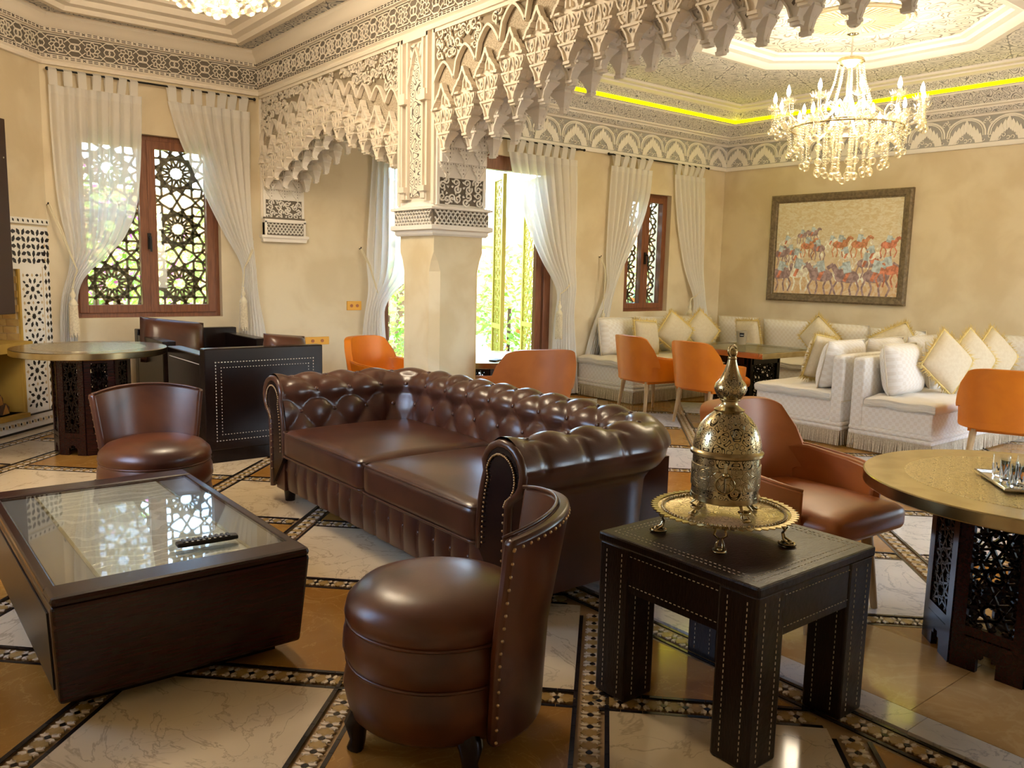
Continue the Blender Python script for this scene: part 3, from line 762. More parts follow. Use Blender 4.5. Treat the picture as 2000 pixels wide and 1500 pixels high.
for p, d, L in bands:
    e = (-d[1], d[0]); a = math.atan2(d[1], d[0])
    for i in range(int(L / P)):
        t = (i + .5) * P; x, y = p[0] + d[0] * t, p[1] + d[1] * t
        z = shown(x, y)
        if z is None or z > 9: continue
        if any(abs((y - x - U0) / PU - round((y - x - U0) / PU)) * PU < .07 for _ in (0,)) and abs(d[0] + R2) < .01: continue
        M = Matrix.Translation((x, y, 0)) @ Matrix.Rotation(a, 4, 'Z'); M2 = Matrix.Translation((x + d[0] * P / 2, y + d[1] * P / 2, 0)) @ Matrix.Rotation(a, 4, 'Z')
        near.append((z, M, M2))
near.sort(key=lambda q: q[0])
for k, (z, M, M2) in enumerate(near):
    items = [(m_star, M, 's'), (m_dia, M2, 'd')] + [(m_cre, M2 @ Matrix.Diagonal((sx, sy, 1, 1)), 'c') for sx in (1, -1) for sy in (1, -1)] + [(m_blk, M @ Matrix.Translation((0, s * (HW - .008), 0)), 'b') for s in (1, -1)]
    for me, Q, key in items:
        lim = {'s': 290, 'd': 290, 'c': 72, 'b': 145}[key]
        if k < lim:
            o = link(me.name.split('.')[0], me, floor); o.matrix_local = Q
        else: faradd(far[key], me, Q)
for key, nm, mt in (('s', 'mosaic_stars', 'm_star'), ('d', 'mosaic_diamonds', 'm_black'), ('c', 'mosaic_leaves', 'm_cream'), ('b', 'mosaic_borders', 'm_black')):
    if far[key].v:
        o = link(nm, far[key].mesh(nm, K[mt]), floor); o['kind'] = 'stuff'

# ------------------------------------------------------------------ lattice work
def lattice(mb, o, U, V, W, H, nx, ny, w, t, fold=12, k=5):
    o = Vector(o); U = Vector(U); V = Vector(V); n = U.cross(V)
    cw, ch = W / nx, H / ny
    def pt(x, y): return o + U * x + V * y
    for i in range(nx):
        for j in range(ny):
            cx, cy = (i + .5) * cw, (j + .5) * ch
            def q(r, a): return pt(cx + r * cw / 2 * math.cos(a), cy + r * ch / 2 * math.sin(a))
            if fold == 12 and nx == 1 and W > .35:
                for s in range(fold):
                    mb.bar(q(1, 2 * PI * s / fold), q(1, 2 * PI * (s + 4) / fold), w, t, n)
                    mb.bar(q(.80, 2 * PI * (s + .5) / fold), q(.30, 2 * PI * (s + .5) / fold + .18), w, t, n); mb.bar(q(.80, 2 * PI * (s + .5) / fold), q(.30, 2 * PI * (s + .5) / fold - .18), w, t, n)
                    mb.bar(q(.34, 2 * PI * s / fold), q(.20, 2 * PI * (s + .5) / fold), w, t, n); mb.bar(q(.34, 2 * PI * s / fold), q(.20, 2 * PI * (s - .5) / fold), w, t, n)
            else:
                for s in range(fold): mb.bar(q(1, 2 * PI * s / fold), q(1, 2 * PI * (s + k) / fold), w, t, n)
                r0 = math.cos(PI * k / fold) * 1.02
                for s in range(fold): mb.bar(q(r0, PI * (2 * s + 1) / fold), q(r0, PI * (2 * s + 3) / fold), w, t, n)
            for sx in (-1, 1):
                for sy in (-1, 1):
                    c = (cx + sx * cw / 2, cy + sy * ch / 2)
                    def e(x, y): return pt(c[0] - sx * x * cw / 2, c[1] - sy * y * ch / 2)
                    mb.bar(e(0, .38), e(.38, 0), w, t, n); mb.bar(e(0, .0), e(.22, .22), w, t, n)
                    mb.bar(e(.38, 0), e(.5, .134), w, t, n); mb.bar(e(0, .38), e(.134, .5), w, t, n); mb.bar(e(.19, .19), e(.5, .134), w, t, n); mb.bar(e(.19, .19), e(.134, .5), w, t, n)
    return mb
def frame_mb(mb, x0, x1, z0, z1, w, y0, y1):
    return mb.box(x0, x0 + w, y0, y1, z0, z1).box(x1 - w, x1, y0, y1, z0, z1).box(x0 + w, x1 - w, y0, y1, z0, z0 + w).box(x0 + w, x1 - w, y0, y1, z1 - w, z1)
def window(name, W, Y, nx, ny, fw, wm, sw, lw):
    x0, x1, z0, z1 = W; y = Y + .07
    o = struct(frame_mb(MB(), x0, x1, z0, z1, fw, y, y + .08), name, wm, bevel=.004)
    xm = (x0 + x1) / 2
    for a, b in ((x0 + fw * .8, xm), (xm, x1 - fw * .8)):
        s = frame_mb(MB(), a, b, z0 + fw * .8, z1 - fw * .8, sw, y - .02, y + .06).build('sash', wm, o, bevel=.005)
        MB().box(a + sw - .01, b - sw + .01, y + .02, y + .026, z0 + fw + sw * .7, z1 - fw - sw * .7).build('window_pane', K['pane'], s)
        lm = MB(); pw, ph = b - a - 2 * sw + .10, z1 - z0 - 2 * fw - 2 * sw + .16
        lattice(lm, (a + sw - .05, y + .13, z0 + fw + sw - .08), (1, 0, 0), (0, 0, 1), pw, ph, nx, ny, lw, .012)
        lm.build('lattice_screen', K['dark_scr'], o)
    h = MB().cbox((xm - .0, y - .03, 1.66), (.03, .02, .15)).tube([(xm, y - .04, 1.70), (xm, y - .075, 1.70), (xm, y - .08, 1.66), (xm, y - .08, 1.56)], .010, 8)
    h.build('window_handle', K['blackm'], o, 60)
    return o
w1 = window('window_1', W1, YL, 1, 3, .055, K['wood_win'], .075, .021)
w2 = window('window_2', W2, YR, 1, 4, .05, K['wood_win'], .065, .018)
# door frames
def doorframe(name, W, Y, left=True, right=True):
    x0, x1, z0, z1 = W; m = MB()
    if left: m.box(x0, x0 + .10, Y + .05, Y + .15, 0, z1)
    if right: m.box(x1 - .10, x1, Y + .05, Y + .15, 0, z1)
    m.box(x0, x1, Y + .05, Y + .15, z1 - .15, z1)
    return struct(m, name, K['wood_win'], bevel=.006)
doorframe('door_1', D1, YL, right=False)
d2 = doorframe('door_2', D2, YR)
MB().box(6.22, 6.31, YR + .08, YR + .13, 0, 2.53).build('door_leaf_edge', K['wood_win'], d2)
# gold pierced shutters folded open on the terrace
def shutter(label, p, q, h, nx):
    p = Vector((*p, 0)); q = Vector((*q, 0)); L = (q - p).length
    t = thing('pierced_shutter', label, 'shutter', p, math.atan2(q.y - p.y, q.x - p.x), 'gold shutters of the terrace door')
    m = MB()
    for z0, z1 in ((.02, .07), (.78, .84), (h - .06, h)): m.box(.05, L - .05, -.02, .02, z0, z1)
    m.box(0, .05, -.022, .022, .02, h).box(L - .05, L, -.022, .022, .02, h).build('shutter_frame', K['gold_scr'], t)
    lattice(MB(), (.05, 0, .84), (1, 0, 0), (0, 0, 1), L - .1, h - .90, nx, 7, .014, .014, 8, 3).build('upper_lattice', K['gold_scr'], t)
    lattice(MB(), (.05, 0, .07), (1, 0, 0), (0, 0, 1), L - .1, .71, nx, 3, .014, .014, 8, 3).build('lower_lattice', K['gold_scr'], t)
shutter('wide gold pierced metal shutter standing open beside the column', (6.10, 8.02), (5.93, 7.62), 2.56, 2)
shutter('narrow gold pierced metal shutter against the door jamb', (6.62, 8.10), (6.44, 7.60), 2.56, 1)

# ------------------------------------------------------------------ outside: terrace, pool, planting
out = struct(MB().box(-8, 24, 7.9, 40, -.30, -.06), 'ground_terrace', plain('terrace_paving', (.62, .56, .46), .6, c2=(.55, .48, .38), ns=3))
K['leaf1'] = plain('yellow_green_leaves', (.20, .42, .03), .5, c2=(.40, .56, .04), ns=5)  # yellow-green leaf colour, mottled at random
K['leaf2'] = plain('deep_leaves', (.06, .20, .03), .5, c2=(.16, .34, .05), ns=5)
K['bougain'] = plain('magenta_flowers', (.75, .08, .50), .6)
K['orangefl'] = plain('orange_flowers', (.85, .25, .05), .6)
K['thatch'] = plain('thatch', (.50, .34, .15), .9, c2=(.34, .22, .10), ns=30, bmp=.6)
K['terra'] = plain('terracotta_render', (.62, .30, .14), .8, c2=(.55, .26, .12), ns=3)
K['grass'] = plain('lawn', (.22, .46, .05), .8, c2=(.16, .36, .04), ns=20)
K['water'] = plain('pool_water', (.08, .55, .60), .05)
MB().box(-8, 24, 10.5, 22, -.06, -.04).build('lawn', K['grass'], out)
pool = thing('swimming_pool', 'turquoise swimming pool beyond the terrace door', 'pool', (0, 0, 0))
MB().box(9.0, 16, 11.5, 15.5, -.05, -.02).build('water', K['water'], pool); frame_mb(MB(), 0, 0, 0, 0, 0, 0, 0)
m = MB().box(8.7, 16.3, 11.2, 11.5, -.06, .0).box(8.7, 9.0, 11.5, 15.5, -.06, 0).box(8.7, 16.3, 15.5, 15.8, -.06, 0).box(16, 16.3, 11.5, 15.5, -.06, 0).build('pool_kerb', K['stuccow'], pool)
struct(MB().box(-8, 24, 21.5, 21.8, -.1, 3.2), 'wall_garden', K['terra'])
def leaves(mb, c, r, n, s, seed):
    rn = random.Random(seed)
    for _ in range(n):
        a = rn.uniform(0, 2 * PI); b = math.acos(rn.uniform(-1, 1)); k = rn.uniform(.55, 1)
        q = Vector((c[0] + r[0] * k * math.sin(b) * math.cos(a), c[1] + r[1] * k * math.sin(b) * math.sin(a), c[2] + r[2] * k * math.cos(b)))
        d = Vector((rn.uniform(-1, 1), rn.uniform(-1, 1), rn.uniform(-.6, 1))).normalized(); e = d.orthogonal().normalized() * .4
        sz = s * rn.uniform(.7, 1.3)
        mb.add([q - d * sz, q + e * sz, q + d * sz, q - e * sz], [(0, 1, 2, 3)])
def shrub(label, x, y, r, h, n, fl=None, seed=1, s=.07, group='garden shrubs', leaf='leaf1'):
    t = thing('garden_shrub', label, 'shrub', (x, y, -.06), 0, group)
    m = MB(); leaves(m, (0, 0, h * .55), (r, r, h * .5), n, s, seed); m.build('foliage', K[leaf], t, kind='stuff')
    MB().tube([(0, 0, 0), (.02, 0, h * .5)], .03, 6).build('stem', K['log'], t)
    if fl:
        m = MB(); leaves(m, (0, 0, h * .55), (r * 1.04, r * 1.04, h * .53), n // 7, s * .9, seed + 50); m.build('blossom', K[fl], t, kind='stuff')
shrub('bushy green shrub with magenta blossom outside the left window', 2.1, 10.0, .85, 2.5, 1300, 'bougain', 1)
shrub('bright green shrub with orange blossom beside the magenta one', 3.8, 10.3, .80, 2.4, 1100, 'orangefl', 2)
shrub('low yellow green hedge bush under the left window', 0.75, 9.6, .5, 1.7, 800, None, 3)
shrub('tall magenta flowering bush behind the window hedge', 2.9, 12.6, 1.2, 2.4, 900, 'bougain', 4, .09)
shrub('lime green clump outside the curtained left door', 6.0, 10.4, .8, 1.7, 900, None, 5)
shrub('red and orange flowering shrub beside the open shutter', 7.9, 10.0, .6, 1.9, 800, 'orangefl', 6)
shrub('loose green shrub beyond the pool edge', 7.0, 17.2, 1.0, 2.2, 700, None, 7, .12)
shrub('dark leafy shrub close outside the small window', 9.6, 8.7, .55, 1.5, 600, 'orangefl', 8, leaf='leaf2')
shrub('green shrub farther outside the small window', 11.2, 10.0, .9, 2.2, 700, 'orangefl', 9)
tp = thing('palm_tree', 'young palm with arching fronds near the open door', 'tree', (7.6, 12.7, -.06))
MB().tube([(0, 0, 0), (.05, 0, .8), (0, .05, 1.5)], [.14, .11, .09], 8).build('trunk', K['log'], tp, 60)
for k in range(14):
    a = k * 2.4; m = MB(); L = 1.3
    pts = [Vector((math.cos(a) * L * t, math.sin(a) * L * t, 1.5 + .9 * t - 1.3 * t * t)) for t in (0, .2, .4, .6, .8, 1)]
    m.tube(pts, [.02, .016, .013, .01, .007, .003], 5)
    sd_ = Vector((-math.sin(a), math.cos(a), 0))
    for i, q in enumerate(pts[1:]):
        for s in (-1, 1):
            for f in (0, .5):
                b = q.lerp(pts[i], f); tip = b + sd_ * s * .32 + (pts[min(i + 2, 5)] - pts[i]) * .4 - Vector((0, 0, .12)); w = (pts[i + 1] - pts[i]) * .09
                m.add([b - w, b + w, tip], [(0, 1, 2)])
    m.build('frond', K['leaf1'], tp)
pg = thing('thatched_pavilion', 'thatched garden pavilion with timber posts across the lawn', 'pavilion', (10.5, 18.2, -.06))
MB().lathe([(2.9, 2.1), (.1, 3.7), (0, 3.75)], 16).build('thatched_roof', K['thatch'], pg)
for k in range(6): MB().lathe([(.07, 0), (.06, 2.35)], 8, (2.2 * math.cos(k * PI / 3), 2.2 * math.sin(k * PI / 3), 0)).build('post', K['log'], pg)

# ------------------------------------------------------------------ fireplace on the canted wall
FP = thing('tiled_fireplace', 'corner fireplace faced in white tiles with black and tan stars', 'fireplace', (1.40, YL, 0), math.radians(225))
# local x runs from the corner along the wall, local y is out of the wall towards the wall mass (negative: into the room)
# (rotation 225 degrees: local x -> (-R2,-R2), local y -> (R2,-R2))
FY = .012
def fbox(x0, x1, z0, z1, y0, y1, nm, mt, par=FP): return MB().box(x0, x1, y0, y1, z0, z1).build(nm, K[mt], par)
fbox(.015, .40, .13, 1.74, 0, FY, 'right_jamb_field', 'tile_white'); fbox(.40, 1.60, 1.38, 1.74, 0, FY, 'lintel_field', 'tile_white'); fbox(1.60, 2.0, .13, 1.74, 0, FY, 'left_jamb_field', 'tile_white')
fbox(.015, 2.0, .02, .13, 0, .03, 'plinth_field', 'tile_white'); fbox(0, 2.0, 0, .02, 0, .035, 'plinth_foot', 'tile_black'); fbox(0, 2.0, .13, .142, 0, .034, 'plinth_cap', 'tile_black')
fbox(0, 2.02, 1.76, 1.81, 0, .02, 'top_band', 'tile_white')
st_b = MB().prism([((.028 if i % 2 == 0 else .019) * math.cos(PI * i / 8), (.028 if i % 2 == 0 else .019) * math.sin(PI * i / 8)) for i in range(16)], 0, .003, lambda u, v, w: (u, w, v)).mesh('tile_star', K['tile_black'])
lf_b = MB().prism([(0, -.026), (.015, -.004), (.008, .018), (0, .024), (-.008, .018), (-.015, -.004)], 0, .003, lambda u, v, w: (u, w, v)).mesh('tile_leaf', K['tile_black'])
lf_t = MB().prism([(0, -.020), (.014, 0), (0, .020), (-.014, 0)], 0, .003, lambda u, v, w: (u, w, v)).mesh('tile_lozenge', K['tile_tan'])
lf_k = MB().prism([(0, -.026), (.018, 0), (0, .026), (-.018, 0)], 0, .003, lambda u, v, w: (u, w, v)).mesh('tile_lozenge', K['tile_black'])
def tput(me, x, z, a=0, y=FY, s=1):
    o = link(me.name.split('.')[0], me, FP, (x, y, z)); o.rotation_euler = (0, a, 0); o.scale = (s, 1, s)
for i, z in enumerate([.155 + k * .062 for k in range(24)]):
    tput(lf_k if i % 2 == 0 else lf_t, .070, z)
fbox(.105, .112, .142, 1.40, FY, FY + .002, 'tile_line', 'tile_tan')
for j in range(5):
    zc = .27 + j * .235; xc = .245
    tput(st_b, xc, zc)
    for k in range(8):
        a = PI / 4 * k + .39; tput(lf_b, xc + .074 * math.sin(a), zc + .074 * math.cos(a), a)
    for k in range(12):
        a = PI / 6 * k; x_, z_ = xc + .118 * math.sin(a), zc + .118 * math.cos(a)
        if .13 < x_ < .38 and z_ < 1.36 and abs(math.cos(a)) < .8: tput(lf_t if k % 2 else lf_b, x_, z_, a, FY, .7)
    for dx, dz in ((-.11, .117), (.11, .117), (-.112, 0), (.112, 0), (0, .117)):
        if zc + dz < 1.38: tput(lf_t, xc + dx, zc + dz, 0, FY, .8)
    for dx, dz in ((-.06, .117), (.06, .117)):
        if zc + dz < 1.38: tput(lf_b, xc + dx, zc + dz, PI / 2, FY, .8)
for i in range(16):
    x = .03 + i * .06
    tput(lf_k, x, 1.785, .5, .02, .6)
    for k in range(5): tput(lf_b, x, 1.45 + .06 * k, (0, PI, .8, 2, 4)[k] + i, FY, 1.2)
for i in range(11):
    tput(lf_t, .045 + i * .07, .075, PI / 4, .03, 1.2); tput(lf_k, .08 + i * .07, .075, 0, .03, .5)
for i in range(20): tput(lf_b, .03, .16 + i * .062, PI * (i % 2), FY, .9)
# brick lined firebox recess and lower log niche
fbox(.40, .425, .15, 1.38, 0, .02, 'opening_edge', 'ochre')
fbox(.42, 1.60, .16, 1.38, -.29, -.27, 'firebox_back', 'ochre')
bm_ = MB().box(-.01, .01, -.055, .055, -.028, .028).mesh('firebrick', K['firebrick'])
for r in range(10):
    for cidx in range(3): o = link('firebrick', bm_, FP, (.424, -.05 - cidx * .115 - (.03 if r % 2 else 0), .81 + r * .06))
fbox(.425, 1.60, .70, .78, -.27, .12, 'mantel_shelf', 'ochre'); fbox(.42, .432, .165, .70, -.27, 0, 'log_niche_side', 'ochre'); fbox(.42, 1.60, .13, .165, -.27, .06, 'hearth_ledge', 'ochre')
for k, (x, z, a) in enumerate(((.62, .22, .15), (.74, .215, -.1), (.68, .30, .35), (.84, .22, .1))):
    t = thing('split_log', 'split firewood log lying in the hearth niche of the fireplace', 'log', Vector((1.40 - x * R2 - .07 * R2, YL - x * R2 + .07 * R2, z)), math.radians(225) + a, 'firewood logs in the fireplace')
    MB().prism([(-.05, -.045), (.05, -.045), (.055, .01), (0, .05), (-.055, .01)], -.055, .055, lambda u, v, w: (u, w, v)).build('bark', K['log'], t)
    MB().prism([(-.045, -.04), (.045, -.04), (0, .04)], .0551, .058, lambda u, v, w: (u, w, v)).build('cut_face', K['log_cut'], t)
tv = thing('wall_panel', 'tall dark walnut panel above the fireplace opening', 'panel', (1.40, YL, 0), math.radians(225))
m = MB().box(.66, 1.9, .0, .16, 1.02, 2.55).build('panel_board', K['foil'], tv, bevel=.006); MB().box(.72, 1.9, .0, .10, 2.55, 3.0).build('upper_board', K['foil'], tv)
MB().cbox((.70, .161, 2.25), (.012, .004, .012)).build('screw_cap', K['silver'], tv)

# ------------------------------------------------------------------ curtains
def curtain(label, Y, px, tie, rod, bottom=None, folds=9, hang=None, seed=0, tabs=8, zt=None):
    """px: rows (y, xl, xr) in photograph pixels read on the plane Y, from the rod down to the tie; hang: rows below it"""
    rn = random.Random(seed)
    def rows(l):
        r = []
        for y, a, b in l:
            A, B = ony(a, y, Y), ony(b, y, Y); r.append((-(A.z + B.z) / 2, A.x, B.x))
        return r
    up = rows(px); lo = rows(hang) if hang else []
    tab = sorted(up + lo)
    z0, z1 = rod[0], -tab[-1][0]
    t = thing('sheer_curtain', label, 'curtain', (0, 0, 0), 0, 'white sheer curtains')
    ph = [rn.uniform(-.8, .8) for _ in range(30)]; tz = -rows([tie])[0][0]; head = .13
    wmax = max(b - a for _, a, b in tab)
    def fn(u, v):
        z = lerp(z0 - head, z1, v); xl, xr = interp(tab, -z)
        # smooth by sampling neighbours
        for dz in (-.06, .06, -.12, .12):
            a, b = interp(tab, -(z + dz)); xl += a; xr += b
        xl /= 5; xr /= 5; w = xr - xl
        k = folds * 2 * PI * u + .5 * math.sin(3 * v + ph[int(u * 20)])
        amp = min(.045, .20 * w / folds + .012) * (.35 + .65 * min(1, (z0 - z) * 2.2))
        squeeze = 1 + .6 * max(0, 1 - w / wmax)
        y = Y - .07 + amp * squeeze * (math.sin(k) + .35 * math.sin(2.1 * k + 1.3)) - .05 * math.exp(-((z - tz) / .25) ** 2)
        uu = u + .012 * math.sin(k * 1.0 + 1.5)
        return (lerp(xl, xr, max(0, min(1, uu))), y, z)
    MB().grid(fn, folds * 12, 60).build('curtain_cloth', K['sheer'], t, 180)
    xl, xr = tab[0][1], tab[0][2]
    def hem(u, v): q = fn(u, v * .025); return (q[0], q[1] - .003, q[2])
    MB().grid(hem, folds * 12, 2).build('head_hem', K['sheer2'], t, 180)
    for i in range(tabs):
        f = (i + .5) / tabs; c = fn(f, 0); w = (xr - xl) / tabs * .30; zz = z0 - .008 + rn.uniform(-.002, .002); xt = c[0] + rn.uniform(-.01, .01)
        m = MB(); m.add([(c[0] - w, c[1] - .004, c[2]), (c[0] + w, c[1] - .004, c[2]), (xt + w, Y - .105, zz), (xt - w, Y - .105, zz), (xt + w, Y - .07, zz + .022), (xt - w, Y - .07, zz + .022), (xt + w, Y - .04, zz), (xt - w, Y - .04, zz), (c[0] + w, c[1] + .01, c[2]), (c[0] - w, c[1] + .01, c[2])],
                        [(0, 1, 2, 3), (3, 2, 4, 5), (5, 4, 6, 7), (7, 6, 8, 9)])
        m.build('curtain_tab', K['sheer2'], t)
    return t, fn
def rod_thing(label, Y, xa, xb, z):
    t = thing('curtain_rod', label, 'curtain rod', (0, 0, 0), 0, 'thin dark curtain rods')
    MB().tube([(xa, Y - .07, z), (xb, Y - .07, z)], .009, 8).build('rod', K['blackm'], t, 60)
    for x in (xa, xb): MB().ball((x, Y - .07, z), .016).build('finial', K['blackm'], t, 60)
    for x in (xa + .07, xb - .07): MB().tube([(x, Y, z), (x, Y - .07, z), (x, Y - .075, z + .01)], .007, 6).build('bracket', K['blackm'], t, 60)
def tieback(label, Y, hook, knot, tassel, tw=.05, both=True):
    """cord from a wall hook round the cloth to a knot with a hanging tassel (pixels on plane Y)"""
    t = thing('curtain_tieback', label, 'tieback', (0, 0, 0), 0, 'ivory cord tiebacks')
    h = ony(*hook, Y); k = ony(*knot, Y - .13); h.y = Y - .03; k.y = Y - .15
    for d in (0, .016):
        MB().tube([h + Vector((d, 0, 0)), h.lerp(k, .35) + Vector((d, -.05, -.01)), h.lerp(k, .7) + Vector((d * .5, -.03, -.015)), k], .006, 6).build('cord', K['cord'], t, 60)
    MB().tube([(h.x, Y + .01, h.z), (h.x, Y - .03, h.z), (h.x + .005, Y - .035, h.z + .02)], .006, 6).build('wall_hook', K['blackm'], t, 60)
    if tassel:
        a = ony(*tassel, Y - .15); x, y, z = a.x, Y - .16, a.z
        MB().tube([k, (lerp(k.x, x, .6), y, lerp(k.z, z, .5)), (x, y, z)], .006, 6).build('tassel_cord', K['cord'], t, 60)
        MB().lathe([(.0, .0), (.014, -.005), (.008, -.025), (.020, -.05), (.024, -.07), (.012, -.095), (.014, -.10), (.034, -.13), (.040, -.15), (.030, -.165)], 14, (x, y, z)).build('tassel_head', K['cord'], t, 60)
        sk = MB()
        for i in range(26):
            b = 2 * PI * i / 26; sk.tube([(x + .030 * math.cos(b), y + .030 * math.sin(b), z - .155), (x + .038 * math.cos(b), y + .038 * math.sin(b), z - .40 - .02 * (i % 3))], .006, 4)
        sk.build('tassel_skirt', K['fringew'], t, 60, kind='stuff')
ZL, ZD, ZW = 3.085, ony(1110, 291, YR).z, ony(1280, 316, YR).z
rod_thing('thin dark curtain rod over the left lattice window', YL, 1.45, 3.27, ZL)
rod_thing('thin dark curtain rod above the terrace door', YR, 5.2, 6.78, ZD)
rod_thing('thin dark curtain rod above the small lattice window', YR, ony(1181, 301, YR).x, ony(1376, 329, YR).x, ZW)
rod_thing('thin dark curtain rod above the curtained doorway', YL, 4.5, 5.08, 3.05)
curtain('white sheer tab-top curtain swept left beside the fireplace', YL, [(122, 86, 272), (250, 93, 271), (330, 100, 269), (400, 108, 264), (450, 120, 247), (490, 130, 220), (520, 136, 175)], (524, 136, 160), (ZL, 0),
        hang=[(545, 122, 150), (600, 114, 146), (700, 116, 150), (800, 118, 152)], folds=8, seed=1, tabs=7)
tieback('ivory cord tying the curtain beside the fireplace', YL, (92, 400), (150, 528), (141, 562))
curtain('white sheer tab-top curtain of the left window, tied by the arch', YL, [(165, 308, 482), (270, 340, 481), (350, 378, 482), (430, 418, 485), (490, 450, 488), (520, 468, 490)], (525, 470, 490), (ZL, 0),
        hang=[(560, 466, 494), (640, 462, 512), (720, 458, 522), (800, 458, 524)], folds=8, seed=2, tabs=7)
tieback('ivory cord and tassel on the curtain by the small arch', YL, (490, 470), (476, 522), (474, 560))
curtain('white sheer curtain seen through the small arch by the doorway', YL, [(205, 732, 800), (300, 722, 796), (400, 716, 800), (480, 711, 806), (530, 709, 800), (556, 712, 775)], (570, 714, 745), (3.05, 0),
        hang=[(585, 708, 740), (640, 704, 744), (715, 699, 752), (800, 696, 758)], folds=7, seed=3, tabs=4)
tieback('ivory cord across the curtain seen through the small arch', YL, (702, 486), (736, 572), None)
curtain('white sheer curtain on the right of the terrace door', YR, [(283, 980, 1118), (350, 993, 1117), (420, 1014, 1116), (480, 1037, 1114), (530, 1060, 1112), (560, 1076, 1110)], (566, 1080, 1108), (ZD, 0),
        hang=[(590, 1078, 1108), (640, 1074, 1112), (700, 1071, 1116), (768, 1068, 1119)], folds=8, seed=4, tabs=8)
tieback('ivory cord and long tassel on the terrace door curtain', YR, (1112, 540), (1092, 574), (1092, 588))
curtain('white sheer curtain swept over the end of the divan', YR, [(306, 1187, 1268), (370, 1184, 1262), (430, 1181, 1247), (490, 1178, 1222), (540, 1176, 1196), (562, 1174, 1184)], (568, 1172, 1182), (ZW, 0),
        hang=[(590, 1165, 1180), (640, 1150, 1178), (690, 1136, 1168), (732, 1128, 1156)], folds=7, seed=5, tabs=5)
tieback('ivory cord and tassel on the curtain over the divan end', YR, (1170, 502), (1178, 566), (1177, 605))
curtain('narrow white sheer curtain in the corner beside the small window', YR, [(320, 1309, 1368), (400, 1313, 1367), (470, 1320, 1366), (530, 1331, 1364), (570, 1340, 1362), (580, 1343, 1361)], (583, 1344, 1360), (ZW, 0),
        hang=[(600, 1344, 1364), (625, 1343, 1374), (680, 1342, 1380)], folds=6, seed=6, tabs=5)
tieback('ivory cord and tassel on the corner curtain by the divan', YR, (1362, 560), (1348, 583), (1347, 590))
# wall plates
for lab, px, py in (('yellow switch plate on the plaster beside the curtain', (677, 705), (588, 606)), ('yellow wall socket behind the armchair', (596, 642), (657, 674))):
    a = ony(px[0], py[1], YL); b = ony(px[1], py[0], YL)
    t = thing('socket_plate', lab, 'socket', (0, 0, 0), 0, 'yellow wall plates')
    MB().box(a.x, b.x, YL - .012, YL, a.z, b.z).build('cover_plate', K['yellow_plate'], t, bevel=.004)
    for k in range(2):
        MB().lathe([(0, -.001), (.018, 0), (.018, .004), (.012, .004)], 14, (lerp(a.x, b.x, .3 + .4 * k), YL - .014, (a.z + b.z) / 2), Matrix.Rotation(PI / 2, 3, 'X')).build('socket_hole', K['lea_caramel'], t)
# baseboard of tiles in the right room
bb = struct(MB().box(6.42, 7.0, YR - .012, YR, 0, .12).box(XR - .012, XR, -3, YR, 0, .12), 'baseboard_back', K['tile_white'])
MB().box(6.42, 7.0, YR - .016, YR, .085, .105).box(6.42, 7.0, YR - .016, YR, 0, .012).build('tile_line', K['tile_black'], bb)
for k in range(7):
    o = link('tile_star', st_b, bb, (6.47 + .08 * k, YR - .012, .05)); o.rotation_euler = (0, 0, PI)
# ================================================================== FURNITURE
def rbox(mb, x0, x1, y0, y1, z0, z1, r=.04, puff=0, n=10, m=10):          # pillow-like rounded box
    cx, cy, cz = (x0 + x1) / 2, (y0 + y1) / 2, (z0 + z1) / 2; a, b, c = (x1 - x0) / 2, (y1 - y0) / 2, (z1 - z0) / 2
    def rnd(q, h):                                                        # clamp to inner box then push by r
        return max(-(h - r), min(h - r, q))
    def face(fx):
        def fn(u, v):
            p = Vector(fx(u * 2 - 1, v * 2 - 1)); p = Vector((p.x * a, p.y * b, p.z * c))
            q = Vector((rnd(p.x, a), rnd(p.y, b), rnd(p.z, c))); d = p - q
            if d.length > 1e-9: p = q + d.normalized() * r if d.length > r * .999 or True else p
            k = puff * max(0, 1 - (p.x / a) ** 2) * max(0, 1 - (p.y / b) ** 2)
            if p.z > 0: p.z += k * (p.z / c)
            return (p.x + cx, p.y + cy, p.z + cz)
        return fn
    def warp(t):                                                          # more samples near the edges
        return math.copysign(abs(t) ** .7, t)
    for fx in (lambda s, t: (warp(s), warp(t), 1), lambda s, t: (warp(t), warp(s), -1), lambda s, t: (1, warp(s), warp(t)), lambda s, t: (-1, warp(t), warp(s)), lambda s, t: (warp(t), 1, warp(s)), lambda s, t: (warp(s), -1, warp(t))):
        mb.grid(face(fx), n, m)
    return mb
# ------------------------------------------------------------------ chesterfield sofa (faces -X)
SF = thing('chesterfield_sofa', 'long brown leather chesterfield sofa with deep button tufting', 'sofa', (2.58, 3.70, 0))
# local: x -.58 front .. +.58 back, y -1.32 .. 1.32
AX, AY, RC = .36, 1.10, .25
def upath(s):                                             # centre line of the rolled rail, s in metres; returns point and outward normal
    l1 = AX + .57 - RC; l2 = PI / 2 * RC; l3 = 2 * (AY - RC)
    if s < l1: return Vector((-.57 + s, -AY, 0)), Vector((0, -1, 0))
    s -= l1
    if s < l2:
        a = -PI / 2 + s / RC; return Vector((AX - RC + RC * math.cos(a), -AY + RC + RC * math.sin(a), 0)), Vector((math.cos(a), math.sin(a), 0))
    s -= l2
    if s < l3: return Vector((AX, -AY + RC + s, 0)), Vector((1, 0, 0))
    s -= l3
    if s < l2:
        a = s / RC; return Vector((AX - RC + RC * math.cos(a), AY - RC + RC * math.sin(a), 0)), Vector((math.cos(a), math.sin(a), 0))
    s -= l2
    return Vector((AX - RC - s, AY, 0)), Vector((0, 1, 0))
UL = 2 * (AX + .57 - RC) + PI * RC + 2 * (AY - RC)
